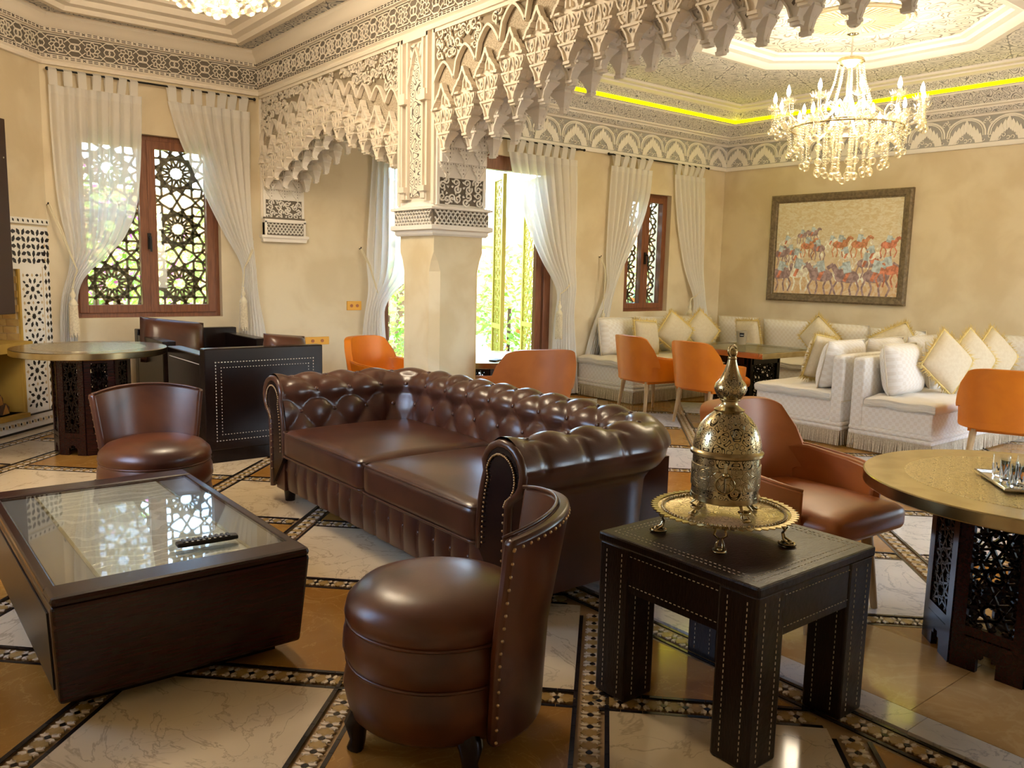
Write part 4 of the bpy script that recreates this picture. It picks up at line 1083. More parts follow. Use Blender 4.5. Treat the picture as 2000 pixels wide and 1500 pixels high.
prof = [(-.10, .30), (-.10, .38), (-.095, .46), (-.085, .53), (-.07, .59), (-.055, .64)] + [(.055 + .125 * math.cos(a), .655 + .115 * math.sin(a)) for a in [math.radians(q) for q in (165, 145, 125, 105, 90, 72, 54, 36, 18, 0, -20, -42, -65)]] + [(.09, .52), (.085, .40), (.08, .25), (.08, .09)]
pl = [0]
for a, b in zip(prof, prof[1:]): pl.append(pl[-1] + math.dist(a, b))
def pat(t):
    for i in range(len(pl) - 1):
        if t <= pl[i + 1] + 1e-9:
            f = (t - pl[i]) / (pl[i + 1] - pl[i]); a, b = prof[i], prof[i + 1]
            tx, tz = b[0] - a[0], b[1] - a[1]; L = math.hypot(tx, tz); return lerp(a[0], b[0], f), lerp(a[1], b[1], f), -tz / L, tx / L
    return (*prof[-1], 1, 0)
NB = 17; DU = UL / NB; DV = .135; TT = .14                # button grid
def tuft(s, t):
    roll = pl[15]
    if t > roll: return .0
    a = s / DU; b = (t - TT) / DV / 2
    p, q = a + b, a - b
    sp, sq = abs(math.sin(PI * p)), abs(math.sin(PI * q))
    top = max(0, min(1, (pl[13] - t) / .10))              # tufts fade to pleats over the roll
    low = max(0, min(1, t / .10))
    h = .028 * (min(sp, 1) * min(sq, 1)) ** .5
    pleat = .016 * abs(math.sin(PI * (a + (b if False else .5 * 1)))) ** .4
    k = top * low
    return lerp(pleat, h, k)
def sofa_pt(u, v):
    s = u * UL; t = v * pl[-1]
    c, n = upath(s); d, z, nd, nz = pat(t); h = tuft(s, t)
    if abs(n.x * n.y) > 1e-6 and d < 0: h *= 1 - .7 * min(1, 2.2 * abs(n.x * n.y))
    return c + n * (d + nd * h) * 1.0 + Vector((0, 0, z + nz * h))
MB().grid(sofa_pt, NB * 12, 92).build('tufted_back', K['lea_brown'], SF, 180)
bt = MB().ball((0, 0, 0), .014, 8, 5, (1, 1, .6)).mesh('button', K['lea_brown'], 180)
for i in range(-6, NB * 2 + 6):
    for j in range(0, 5):
        # intersections: a+b and a-b both whole numbers
        if (i + j) % 2: continue
        s = i / 2 * DU; t = TT + j * DV
        if not (.03 < s < UL - .03) or t > pl[12]: continue
        c, n = upath(s); d, z, nd, nz = pat(t); q = c + n * (d + nd * .004) + Vector((0, 0, z + nz * .004))
        o = link('button', bt, SF, q); o.rotation_euler = (Vector(n) * nd + Vector((0, 0, nz))).to_track_quat('Z', 'Y').to_euler()
# arm fronts: scrolled facing panels with nailheads
for sgn in (-1, 1):
    po = [(d, z) for d, z in prof]
    m = MB(); m.prism(po, -.02, .012, lambda u, v, w: (-.57 - w, sgn * (AY + u), v)); m.build('arm_front', K['lea_dark'], SF)
    f = MB(); pts = [(-.575, sgn * (AY + d), z) for d, z in prof]; f.tube(pts, .018, 8); f.build('arm_piping', K['lea_brown'], SF, 180)
    m = MB()
    for i in range(0, len(prof) - 1):
        for fr in (0, .33, .66):
            d, z = lerp(prof[i][0], prof[i + 1][0], fr), lerp(prof[i][1], prof[i + 1][1], fr); cx, cz = .03, .5
            m.ball((-.588, sgn * (AY + cx + (d - cx) * .74), cz + (z - cz) * .84), .0055, 6, 4)
    m.build('nailhead_row', K['nail'], SF, 180, kind='stuff')
    MB().box(-.56, .42, sgn * AY - .06, sgn * AY + .06, .08, .60).build('arm_core', K['lea_brown'], SF)
MB().box(.34, .42, -AY, AY, .08, .60).build('back_core', K['lea_brown'], SF)
# base rail with vertical pleats and buttons
def rail(u, v):
    y = lerp(-AY + .08, AY - .08, u); z = lerp(.09, .30, v); k = u * 15
    return (-.545 - .022 * abs(math.sin(PI * k)) ** .45 * (.35 + .65 * math.sin(PI * min(1, v * 1.02))), y, z)
MB().grid(rail, 180, 10).build('base_rail', K['lea_brown'], SF, 180)
MB().box(-.54, .40, -AY - .05, AY + .05, .09, .30).build('base_frame', K['lea_brown'], SF, bevel=.01)
MB().box(-.565, -.53, -AY + .08, AY - .08, .285, .315).build('seat_welt', K['lea_brown'], SF, bevel=.008)
for i in range(16):
    y = lerp(-AY + .08, AY - .08, i / 15); link('button', bt, SF, (-.548, y, .215), (0, -PI / 2, 0))
for y in (-1.1, 1.1):
    for x in (-.5, .38): MB().lathe([(.03, 0), (.035, .05), (.045, .095)], 12, (x, y, 0)).build('foot', K['wood_dark'], SF, 60)
for y0, y1 in ((-.985, -.005), (.005, .985)):
    c = rbox(MB(), -.60, .285, y0, y1, .30, .475, .045, .035, 16, 16).build('seat_cushion', K['lea_brown'], SF, 180)
    for z in (.315, .462):
        e = [(-.592, y0 + .03, z), (-.60 + .006, y0 + .05, z), (-.597, y1 - .05, z), (-.59, y1 - .012, z), (-.55, y1 - .002, z), (.25, y1 - .002, z)]
        e0 = [(.25, y0 + .002, z), (-.55, y0 + .002, z), (-.585, y0 + .012, z)]
        MB().tube(e0 + e, .006, 6).build('piping', K['lea_brown'], c, 180)

# ------------------------------------------------------------------ coffee table
CT = thing('coffee_table', 'low dark wood coffee table with hammered metal top under glass', 'coffee table', (.84, 3.48, 0))
a, b = .425, .735
m = MB(); m.add([(-a, -b, .40), (a, -b, .40), (a, b, .40), (-a, b, .40), (-a + .02, -b + .05, .055), (a - .02, -b + .05, .055), (a - .02, b - .05, .055), (-a + .02, b - .05, .055)],
                 [(0, 1, 5, 4), (1, 2, 6, 5), (2, 3, 7, 6), (3, 0, 4, 7), (4, 5, 6, 7), (0, 3, 2, 1)])
m.build('table_body', K['wood_red'], CT, bevel=.012)
for s in (-1, 1):
    m = MB(); y0, y1 = sorted((s * b, s * (b - .13)))
    m.box(-a, a, y0, y1, .398, .43).build('end_rail', K['wood_red'], CT, bevel=.015)
    MB().box(s * (a - .02) - .018, s * (a - .02) + .018, -b + .12, b - .12, .398, .425).build('side_rail', K['wood_red'], CT, bevel=.006)
K['hammer'] = None
mm, nt, bsd = mat0('hammered_metal'); vec, cc = coords(nt)
wv = nt.nodes.new('ShaderNodeTexWave'); wv.wave_type = 'RINGS'; wv.inputs['Scale'].default_value = 7; wv.inputs['Distortion'].default_value = 9; wv.inputs['Detail'].default_value = 1; wv.inputs['Detail Scale'].default_value = .8; nt.links.new(vec, wv.inputs[0])
vo = nt.nodes.new('ShaderNodeTexVoronoi'); vo.inputs['Scale'].default_value = 75; nt.links.new(vec, vo.inputs[0])
h = X(nt, wv.outputs['Fac']).step(.80, .97) * .8 + X(nt, vo.outputs['Distance']).step(.1, .5) * .5
bsd.inputs['Metallic'].default_value = .45; bsd.inputs['Roughness'].default_value = .32
nt.links.new(mixc(nt, h, (.52, .46, .36), (.90, .84, .70)), bsd.inputs['Base Color']); bump(nt, bsd, h, .5, .004)
K['hammer'] = mm
MB().box(-.255, .255, -b + .13, b - .13, .40, .414).build('hammered_plate', K['hammer'], CT)
K['strip'] = plain('satin_grey_strip', (.30, .27, .25), .3, .3)
for s in (-1, 1): MB().box(*sorted((s * .26, s * .39)), -b + .13, b - .13, .40, .412).build('side_strip', K['strip'], CT)
for s in (-1, 1): MB().box(*sorted((s * .250, s * .262)), -b + .13, b - .13, .412, .417).build('plate_bead', K['brass_rim'], CT)
MB().box(-.385, .385, -b + .13, b - .13, .420, .424).build('glass_top', K['tabletop_glass'], CT)
MB().add([(-a + .001, -b + .06, .365), (-a + .001, b - .06, .365), (-a + .017, b - .1, .09), (-a + .017, -b + .1, .09), (-a - .003, -b + .06, .365), (-a - .003, b - .06, .365), (-a + .013, b - .1, .09), (-a + .013, -b + .1, .09)], [(0, 1, 2, 3), (4, 5, 6, 7), (0, 1, 5, 4), (2, 3, 7, 6), (1, 2, 6, 5), (3, 0, 4, 7)]).build('dark_gap_sheet', K['black'], CT)  # raised black sheet stands for the shade of an open gap
MB().box(-a + .08, a - .08, -b + .15, b - .15, 0, .06).build('plinth', K['wood_dark'], CT)
rm = thing('remote_control', 'black remote control lying on the glass coffee table', 'remote control', onz(405, 1060, .43), math.radians(-4))
rbox(MB(), -.11, .11, -.022, .022, 0, .02, .009, 0, 8, 6).build('case', K['black'], rm, 180)
bk_ = MB().cbox((0, 0, .021), (.010, .008, .006)).mesh('key', plain('grey_keys', (.09, .09, .09), .5))
for i in range(9):
    for j in (-.012, 0, .012): link('key', bk_, rm, (-.085 + i * .02, j, 0))

# ------------------------------------------------------------------ tub pouf chairs
def pouf(label, loc, rz):                                 # back rest towards local +X
    t = thing('tub_chair', label, 'chair', loc, rz, 'round brown leather tub chairs')
    R = .275
    pr = [(.0, .09), (R - .02, .09), (R + .0, .11), (R + .018, .19), (R + .004, .268)]
    MB().lathe(pr, 48).build('lower_drum', K['lea_tan'], t, 60)
    MB().lathe([(R + .004, .268), (R + .02, .31), (R + .016, .36), (R + .002, .395)], 48).build('upper_drum', K['lea_tan'], t, 60)
    MB().lathe([(R + .002, .39), (R + .014, .415), (R + .006, .45), (R - .03, .485), (R - .10, .508), (R - .19, .515), (0, .517)], 48).build('seat_cushion', K['lea_tan'], t, 60)
    for z in (.268, .393): MB().tube([((R + .006) * math.cos(q * PI / 24), (R + .006) * math.sin(q * PI / 24), z) for q in range(48)], .006, 6, True).build('piping', K['lea_tan'], t, 180)
    A = math.radians(50)
    def bk(u, v, side):                                   # curved slab leaning outwards
        th = lerp(-A, A, u); z = lerp(.10, .76 - .03 * abs(2 * u - 1) ** 2, v)
        r = R + .012 + .030 * v + .075 * max(0, v - .45) + (0 if side else .042)
        return (r * math.cos(th), r * math.sin(th), z)
    m = MB(); nu, nv = 32, 18
    m.grid(lambda u, v: bk(u, v, 0), nu, nv); m.grid(lambda u, v: bk(1 - u, v, 1), nu, nv)
    m.grid(lambda u, v: [lerp(p, q, v) for p, q in zip(bk(u, 1, 1), bk(u, 1, 0))], nu, 1); m.grid(lambda u, v: [lerp(p, q, v) for p, q in zip(bk(u, 0, 0), bk(u, 0, 1))], nu, 1)
    for uu in (0, 1): m.grid(lambda u, v: [lerp(p, q, u) for p, q in zip(bk(uu, v, 0), bk(uu, v, 1))], 1, nv)
    bo = m.build('backrest', K['lea_tan'], t, 50, .012)
    nl = MB()
    def nail(u, v):
        q = bk(u, v, 0); nl.ball(q, .0055, 6, 4)
    for i in range(16): nail(.018, .03 + i * .062); nail(.982, .03 + i * .062)
    for i in range(24): nail(.02 + .96 * i / 23, .965)
    nl.build('nailhead_row', K['nail'], t, 180, kind='stuff')
    q = [bk(u / 20, 1, 1) for u in range(21)]; MB().tube([(x, y, z + .004) for x, y, z in q], .006, 6).build('back_piping', K['lea_tan'], bo, 180)
    for k in range(4):
        a_ = math.radians(33) + k * PI / 2; x, y = .235 * math.cos(a_), .235 * math.sin(a_)
        M_ = [(x * 1.0, y * 1.0, .12), (x * 1.13, y * 1.13, .08), (x * 1.10, y * 1.10, .03), (x * 1.14, y * 1.14, 0)]
        MB().tube(M_, [.042, .036, .024, .026], 10).build('leg', K['wood_dark'], t, 60)
    return t
pouf('round brown leather tub chair beside the dark side table', (1.375, 2.06, 0), math.radians(-45))
pouf('round brown leather tub chair at the far end of the coffee table', (1.25, 4.66, 0), math.radians(82))

# ------------------------------------------------------------------ square side table
ST = thing('side_table', 'square dark leather side table with pale stitching', 'side table', (2.29, 1.635, 0))
hs = .325
K['lea_side'] = plain('grained_dark_leather', (.020, .009, .006), .28, c2=(.010, .005, .004), ns=26, bmp=.5, bs_=40, bd=.003, stretch=(1, 6, 1), spec=.35)
MB().box(-hs, hs, -hs, hs, .54, .575).build('table_top', K['lea_side'], ST, bevel=.008)
MB().box(-hs + .01, hs - .01, -hs + .01, hs - .01, .395, .541).build('apron', K['lea_side'], ST)
for sx in (-1, 1):
    for sy in (-1, 1):
        x, y = sx * (hs - .075), sy * (hs - .075); l_ = MB().box(x - .07, x + .07, y - .07, y + .07, 0, .545).build('leg', K['lea_side'], ST, bevel=.008)
        d = MB()
        for k in range(28):
            for o_ in (-.035, .035):
                d.cbox((x + o_, y - .071, .03 + k * .018), (.0022, .002, .009)); d.cbox((x - .071, y + o_, .03 + k * .018), (.002, .0022, .009))
        d.build('stitching', K['stitch'], l_, kind='stuff')
d = MB()
for k in range(35):
    q = -hs + .03 + k * .0175
    for o_ in (.285, .262):
        for s in (-1, 1):
            if abs(q) < o_: d.cbox((q, s * o_, .5755), (.008, .0022, .0015)); d.cbox((s * o_, q, .5755), (.0022, .008, .0015))
    for z in (.42, .52): d.cbox((q, -hs + .009, z), (.008, .002, .0022)); d.cbox((-hs + .009, q, z), (.002, .008, .0022))
d.build('top_stitching', K['stitch'], ST, kind='stuff')

# ------------------------------------------------------------------ footed brass tray and incense lantern
tc = Vector((2.305, 1.70, .576))
TR = thing('footed_tray', 'round brass tray with a pierced rim on curled feet', 'tray', tc); TR.scale = (1.08, 1.08, 1)
MB().lathe([(0, .068), (.150, .068), (.162, .072), (.205, .080), (.215, .084), (.215, .080), (.16, .064), (0, .062)], 64).build('tray_plate', K['brass_top'], TR, 40)
lb = MB().prism([(-.010, 0), (.010, 0), (.011, .014), (0, .024), (-.011, .014)], -.002, .002).mesh('rim_lobe', K['brass'])
for k in range(56):
    q = 2 * PI * k / 56; o = link('rim_lobe', lb, TR, (.206 * math.cos(q), .206 * math.sin(q), .083)); o.rotation_euler = (.0, 0, q - PI / 2)
m = MB()
for k in range(90):
    q = 2 * PI * k / 90; m.ball((.190 * math.cos(q), .190 * math.sin(q), .081), .006, 6, 4)
m.build('beaded_ring', K['brass'], TR, 180)
for k in range(5):
    q = 2 * PI * k / 5 + math.radians(215); cs, sn = math.cos(q), math.sin(q)
    W_ = lambda r, s, z: (r * cs - s * sn, r * sn + s * cs, z)
    m = MB()
    for s in (-1, 1): m.tube([W_(.185, s * .012, .075), W_(.20, s * .018, .055), W_(.19, s * .004, .04), W_(.195, s * .010, .022), W_(.215, s * .012, .008)], .0042, 6)
    m.tube([W_(.205 + .024 * math.cos(i * PI / 6), .018 * math.sin(i * PI / 6), .006) for i in range(12)], .005, 6, True); m.ball(W_(.212, 0, .01), .010, 8, 5)
    m.build('foot', K['brass'], TR, 60)
LN = thing('incense_lantern', 'tall pierced brass incense lantern with a domed lid and finial', 'lantern', tc + Vector((0, 0, .068)))
R = .096
MB().lathe([(0, .048), (R - .01, .048), (R, .054), (R, .07)], 48).build('base_ring', K['brass'], LN, 40)
MB().lathe([(R - .002, .066), (R - .002, .20)], 48).build('drum', K['brass_cut'], LN, 40)
MB().lathe([(R, .195), (R + .006, .20), (R + .006, .208), (R, .212), (R - .003, .222)], 48).build('drum_rim', K['brass'], LN, 40)
MB().lathe([(R - .002, .095), (R + .0006, .096), (R + .0006, .168), (R - .002, .169)], 48).build('engraved_band', K['brass_eng'], LN, 40)
dome = [(R - .001, .218), (R - .002, .235), (R - .008, .265), (R - .018, .292), (R - .034, .315), (R - .052, .332), (.036, .338)]
lid = MB().lathe(dome, 48).build('domed_lid', K['brass_cut'], LN, 60)
MB().lathe([(.040, .334), (.043, .342), (.030, .350), (.022, .360), (.024, .372)], 32).build('lid_neck', K['brass'], LN, 60)
MB().lathe([(.024, .370), (.026, .372), (.040, .392), (.046, .408), (.042, .424), (.030, .440), (.020, .462), (.014, .486), (.010, .502)], 32).build('bulb', K['brass_cut'], LN, 60)
MB().lathe([(.030, .44), (.021, .462), (.0145, .486), (.011, .502)], 20, ribs=10, rib=.06).build('fluted_cap', K['brass'], LN, 60)
MB().tube([(.026 * math.cos(i * PI / 12), .026 * math.sin(i * PI / 12), .374) for i in range(24)], .004, 6, True).build('rope_ring', K['brass'], LN, 180)
m = MB().lathe([(.010, .50), (.013, .504), (.010, .512)], 14); m.ball((0, 0, .524), .014, 12, 8)
m.tube([(.018 * math.cos(i * PI / 8), 0, .528 + .018 * math.sin(i * PI / 8)) for i in range(16)], .004, 6, True)
m.build('finial', K['brass'], LN, 60)
LN.scale = (1.2, 1.2, 1.06)
va = math.atan2(-tc.y, -tc.x)                            # little door and ring handle on the front of the drum
dv = Vector((math.cos(va), math.sin(va), 0)); dt = Vector((-dv.y, dv.x, 0))
m = MB(); m.tube([dv * (R + .008) + dt * (.026 * math.sin(i * PI / 9)) + Vector((0, 0, .122 + .028 * math.cos(i * PI / 9))) for i in range(18)], .0028, 6, True)
m.tube([dv * (R + .006) + Vector((0, 0, .19)), dv * (R + .009) + Vector((0, 0, .15))], .005, 6); m.ball(dv * (R + .008) + Vector((0, 0, .152)), .010, 8, 5); m.tube([dv * (R + .004) + Vector((0, 0, .15)), dv * (R + .004) + Vector((0, 0, .09))], .003, 6)
m.build('ring_handle', K['brass'], LN, 60)
for k in range(4):
    q = 2 * PI * k / 4 + va + .65; cs, sn = math.cos(q), math.sin(q); W_ = lambda r, s, z: (r * cs - s * sn, r * sn + s * cs, z)
    m = MB()
    for s in (-1, 1): m.tube([W_(.086, s * .010, .055), W_(.102, s * .016, .040), W_(.090, s * .004, .028), W_(.096, s * .010, .014), W_(.110, s * .010, .005)], .0045, 6)
    m.ball(W_(.106, 0, .008), .011, 8, 5, (1, 1, .6)); m.tube([W_(.092 + .016 * math.cos(i * PI / 5), .014 * math.sin(i * PI / 5), .03) for i in range(10)], .0035, 6, True)
    m.build('foot', K['brass'], LN, 60)

# ------------------------------------------------------------------ round brass topped tables on pierced octagonal bases
def round_table(label, loc, rz=0, Rt=.60, z=.69, ap=.30, detail=True):
    t = thing('round_table', label, 'table', loc, rz, 'round brass topped tables')
    MB().lathe([(0, z - .05), (Rt - .005, z - .05), (Rt, z - .045), (Rt, z - .004), (Rt - .005, z), (Rt - .16, z), (Rt - .16, z - .002)], 72).build('rim', K['brass_rim'], t, 30)
    MB().lathe([(0, z - .003), (Rt - .155, z - .003), (Rt - .155, z + .001), (0, z + .001)], 72).build('engraved_top', K['brass_top'], t, 30)
    L = 2 * ap * math.tan(PI / 8)
    for k in range(8):
        a_ = k * PI / 4; n = Vector((math.cos(a_), math.sin(a_), 0)); e = Vector((-n.y, n.x, 0)); c = n * ap
        def B(u0, u1, z0, z1, d=.012):
            vs = [c + e * u + n * w + Vector((0, 0, q)) for q in (z0, z1) for w in (-d, d) for u in (u0, u1)]; return vs
        fc = [(0, 2, 3, 1), (4, 5, 7, 6), (0, 1, 5, 4), (1, 3, 7, 5), (3, 2, 6, 7), (2, 0, 4, 6)]
        m = MB(); hw = L / 2
        for u0, u1, z0, z1 in ((-hw, -hw + .045, 0, z - .05), (hw - .045, hw, 0, z - .05), (-hw + .045, hw - .045, z - .10, z - .05), (-hw + .045, hw - .045, .13, .17)): m.add(B(u0, u1, z0, z1), fc)
        for u0, u1, z0, z1 in ((-hw + .045, -.035, 0, .135), (.035, hw - .045, 0, .135), (-.035, -.018, .055, .135), (.018, .035, .055, .135), (-.018, .018, .075, .135)): m.add(B(u0, u1, z0, z1), fc)
        p = m.build('side_panel', K['wood_red'], t)
        lm = MB(); W = L - .09; H = z - .10 - .17; lattice(lm, c - e * (W / 2) + Vector((0, 0, .17)), e, (0, 0, 1), W, H, 1, 3, .009, .012, 8, 3)
        if detail:
            for i in range(4):
                for j in range(11):
                    lm.ball(c + e * (-W / 2 + W * (i + .5 * (j % 2)) / 3.5) + Vector((0, 0, .18 + (H - .02) * j / 10)), .010, 6, 4)
        lm.build('pierced_lattice', K['wood_dark'], p)
    MB().lathe([(.0, z - .06), (ap + .02, z - .06), (ap + .02, z - .05)], 8).build('bearer', K['wood_dark'], t)
    return t
rt = round_table('round brass topped table carrying the tray of glasses', (3.53, 1.16, 0), 0, .62, .69, .31)
round_table('round brass topped table in front of the fireplace', (1.43, 7.02, 0), 0, .55, .80, .25)
round_table('round brass topped table partly behind the column', (4.42, 5.97, 0), 0, .57, .69, .27, False)
ph = thing('phone', 'slim black phone left on the table behind the column', 'phone', (4.30, 5.60, .692), .4); rbox(MB(), -.07, .07, -.035, .035, 0, .01, .004, 0, 4, 4).build('case', K['black'], ph, 180); MB().box(-.064, .064, -.03, .03, .010, .0105).build('screen', K['black'], ph)
# tray with tumblers
g0 = onz(1870, 918, .70)
GT = thing('serving_tray', 'small silver tray with turned up edges holding tumblers', 'tray', (3.45, 1.19, .691), math.radians(40))
MB().box(-.16, .16, -.11, .11, .006, .010).build('tray_floor', K['silver'], GT)
m = MB().tube([(-.16, -.11, .012), (.16, -.11, .012), (.16, .11, .012), (-.16, .11, .012)], .006, 6, True); m.build('tray_rim', K['silver'], GT, 60)
for x in (-.13, .13):
    for y in (-.08, .08): MB().ball((x, y, .004), .005, 6, 4).build('tray_foot', K['silver'], GT)
gm = MB().lathe([(0, .0), (.026, 0), (.028, .004), (.031, .085), (.029, .085), (.026, .010), (0, .009)], 24)
cut = MB()
for k in range(6):
    q = k * PI / 3; cut.bar((.0295 * math.cos(q), .0295 * math.sin(q), .02), (.0305 * math.cos(q + .35), .0305 * math.sin(q + .35), .05), .004, .0012, (math.cos(q + .2), math.sin(q + .2), 0)); cut.bar((.0295 * math.cos(q), .0295 * math.sin(q), .02), (.0305 * math.cos(q - .35), .0305 * math.sin(q - .35), .05), .004, .0012, (math.cos(q - .2), math.sin(q - .2), 0))
K['frost'] = plain('frosted_cut', (.85, .85, .85), .5)
first = None
for x, y in ((-.11, .05), (-.10, -.045), (-.02, .055), (-.01, -.04), (.07, .05), (.08, -.04)):
    q = Matrix.Rotation(math.radians(40), 3, 'Z') @ Vector((x, y, 0)) + Vector((3.45, 1.19, .7015))
    if first is None:
        first = thing('drinking_glass', 'small cut glass tumbler standing on the silver tray', 'glass', q, 0, 'tumblers on the silver tray')
        gm.build('tumbler', K['glasscup'], first, 60); cut.build('cut_star', K['frost'], first)
    else: dup(first, q, x * 9)

# ------------------------------------------------------------------ upholstered tub dining chairs (face +X)
def dining(label, loc, rz, mat, group=None):
    t = thing('dining_chair', label, 'chair', loc, rz, group)
    lm = K[mat]; a0, b0 = .27, .265
    def cen(th): return (-a0 * math.cos(th) * (abs(math.cos(th)) ** -.25 if abs(math.cos(th)) > 1e-3 else 1), b0 * math.sin(th) * (abs(math.sin(th)) ** -.25 if abs(math.sin(th)) > 1e-3 else 1))
    def shell(nm, A, zl, zh, r0, r1, th0, bulge=None, nu=40, nv=14):
        def pt(u, v, o):
            w = A if bulge is None else A * bulge(v)
            th = lerp(-w, w, u); x, y = cen(th); k = (r0 if o == 0 else r1) + .045 * v * (1 if nm == 'backrest' else .3)
            n = Vector((x, y)).normalized(); z = lerp(zl(th), zh(th), v); return (x + n.x * k, y + n.y * k, z)
        m = MB(); m.grid(lambda u, v: pt(u, v, 1), nu, nv); m.grid(lambda u, v: pt(1 - u, v, 0), nu, nv)
        for e, (f, g) in ((1, (1, 0)), (0, (0, 1))): m.grid(lambda u, v: [lerp(p, q, v) for p, q in zip(pt(u, e, f), pt(u, e, g))], nu, 2)
        for uu, (f, g) in ((0, (1, 0)), (1, (0, 1))): m.grid(lambda u, v: [lerp(p, q, u) for p, q in zip(pt(uu, v, f), pt(uu, v, g))], 2, nv)
        return m.build(nm, lm, t, 60, .010)
    shell('arm_shell', 2.2, lambda th: .36, lambda th: .62 - .05 * max(0, abs(th) - 1.2) - .0, .0, .045, 0)
    shell('backrest', .98, lambda th: .42, lambda th: .825 - .10 * min(1.3, abs(th) / .98) ** 4, -.012, .05, 0, lambda v: 1.0 if v < .3 else 1.0 + .28 * math.sin(min(1, (v - .3) / .7) * PI) - .25 * max(0, (v - .85) / .15) ** 2)
    q = []
    for i in range(31):
        th = lerp(-2.2, 2.2, i / 30); x, y = cen(th); n = Vector((x, y)).normalized(); q.append((x + n.x * .052, y + n.y * .052, .62 - .05 * max(0, abs(th) - 1.2)))
    MB().tube(q, .006, 6).build('piping', lm, t, 180)
    rbox(MB(), -.24, .34, -.255, .255, .36, .47, .045, .03, 10, 10).build('seat_cushion', lm, t, 180)
    MB().box(-.22, .26, -.23, .23, .335, .365).build('seat_frame', lm, t)
    for sx in (-1, 1):
        for sy in (-1, 1):
            MB().tube([(sx * .20, sy * .19, .36), (sx * .245, sy * .225, 0)], [.026, .014], 10).build('leg', K['wood_leg'], t, 60)
    return t
GD = 'leather tub chairs at the tables'
c0 = dining('orange leather tub chair nearest the curtain at the glass table', (6.60, 5.90, 0), math.radians(-8), 'lea_orange', GD)
dup(c0, (6.62, 5.14, 0), math.radians(-2), 'orange leather tub chair at the glass table, behind the lantern finial', GD)
dup(c0, (3.82, 6.62, 0), math.radians(-75), 'orange leather tub chair between curtain and column', GD)
dup(c0, (6.86, 2.53, 0), math.radians(20), 'orange leather tub chair beside the fringed near divan', GD)
c1 = dining('caramel brown leather tub chair drawn up to the tray table', (3.25, 2.02, 0), math.radians(-92), 'lea_caramel', GD); c1.scale = (1.12, 1.12, 1.06)
dup(c1, (4.16, 5.06, 0), math.radians(75), 'caramel brown leather tub chair seen over the sofa back', GD)

# ------------------------------------------------------------------ dark club armchairs
def club(label, loc, rz):                                 # faces -Y
    t = thing('club_armchair', label, 'armchair', loc, rz, 'dark box armchairs by the window')
    w, d, h = .46, .44, .85
    MB().box(-w, w, d - .10, d, .10, h).build('back_panel', K['wood_dark'], t, bevel=.008)
    for s in (-1, 1):
        MB().box(*sorted((s * w, s * (w - .11))), -d, d - .10, .10, h - .05).build('arm', K['wood_dark'], t, bevel=.008)
    MB().box(-w + .11, w - .11, -d, d - .10, .12, .32).build('seat_box', K['lea_dark'], t)
    MB().box(-w + .03, w - .03, -d + .03, d - .03, 0, .10).build('plinth', K['wood_dark'], t)
    rbox(MB(), -w + .115, w - .115, -d - .01, d - .105, .32, .46, .04, .03).build('seat_cushion', K['lea_brown'], t, 180)
    st = MB()
    for z in (.17, h - .10):
        for k in range(34): st.cbox((-w + .08 + k * (2 * w - .16) / 33, d + .001, z), (.010, .003, .005))
    for z in (.215, h - .14):
        for k in range(32): st.cbox((-w + .12 + k * (2 * w - .24) / 31, d + .001, z), (.008, .003, .004))
    for s in (-1, 1):
        for k in range(26): st.cbox((s * (w - .08), d + .001, .17 + k * (h - .27) / 25), (.005, .003, .010))
        for k in range(22): st.cbox((s * (w - .12), d + .001, .215 + k * (h - .355) / 21), (.004, .003, .008))
        for k in range(40):
            for z in (.17, h - .12): st.cbox((s * (w + .001), -d + .06 + k * .018, z), (.003, .009, .005))
    st.build('stitching', K['stitch'], t, kind='stuff')
    return t
club('dark wooden club armchair turned away, with stitched back panel', (2.42, 6.43, 0), PI)
club('dark wooden club armchair under the left lattice window', (2.50, 7.72, 0), 0)
def pillow(mb, w, h, th, n=14, corner=1.0):
    def side(sg):
        def fn(u, v):
            x, y = u * 2 - 1, v * 2 - 1
            e = (max(0, 1 - x ** 4) * max(0, 1 - y ** 4)) ** .55
            sx = 1 - .07 * (1 - y * y); sy = 1 - .07 * (1 - x * x)
            return (x * w / 2 * lerp(1, sy, corner), sg * th / 2 * e, y * h / 2 * lerp(1, sx, corner))
        return fn
    mb.grid(side(1), n, n); mb.grid(lambda u, v: side(-1)(1 - u, v), n, n); return mb
def cushion(name, label, loc, rot, w, h, th, mat, group, pip=None, fringe=None, seed=0):
    t = link(name, None, None, loc, rot); tag(t, label, 'cushion', group)
    pillow(MB(), w, h, th).build('cover', K[mat], t, 180)
    def edge(k):
        s = k % 4; f = s - int(s); i = int(s); c = [(-1, -1), (1, -1), (1, 1), (-1, 1)]; a_, b_ = c[i], c[(i + 1) % 4]
        x, y = lerp(a_[0], b_[0], f), lerp(a_[1], b_[1], f); sx = 1 - .07 * (1 - y * y); sy = 1 - .07 * (1 - x * x); return Vector((x * w / 2 * sy, 0, y * h / 2 * sx))
    if pip: MB().tube([edge(i / 10) for i in range(40)], .006, 6, True).build('piping', K[pip], t, 180)
    if fringe:
        rn = random.Random(seed); m = MB()
        for i in range(300):
            q = edge(i * 4 / 300); d = q.normalized(); e = d + Vector((rn.uniform(-.35, .35), rn.uniform(-.5, .5), rn.uniform(-.35, .35))); L = rn.uniform(.035, .058)
            s = Vector((d.z, 0, -d.x)) * .006; m.add([q - s - d * .01, q + s - d * .01, q + e * L], [(0, 1, 2)]); s2 = Vector((0, .006, 0)); m.add([q - s2 - d * .01, q + s2 - d * .01, q + e * L * .9], [(0, 1, 2)])
        m.build('fringe', K[fringe], t, kind='stuff')
        MB().tube([edge(i / 10) for i in range(40)], .011, 6, True).build('fringe_braid', K[fringe], t, 180)
    return t
GL = 'brown leather scatter cushions'
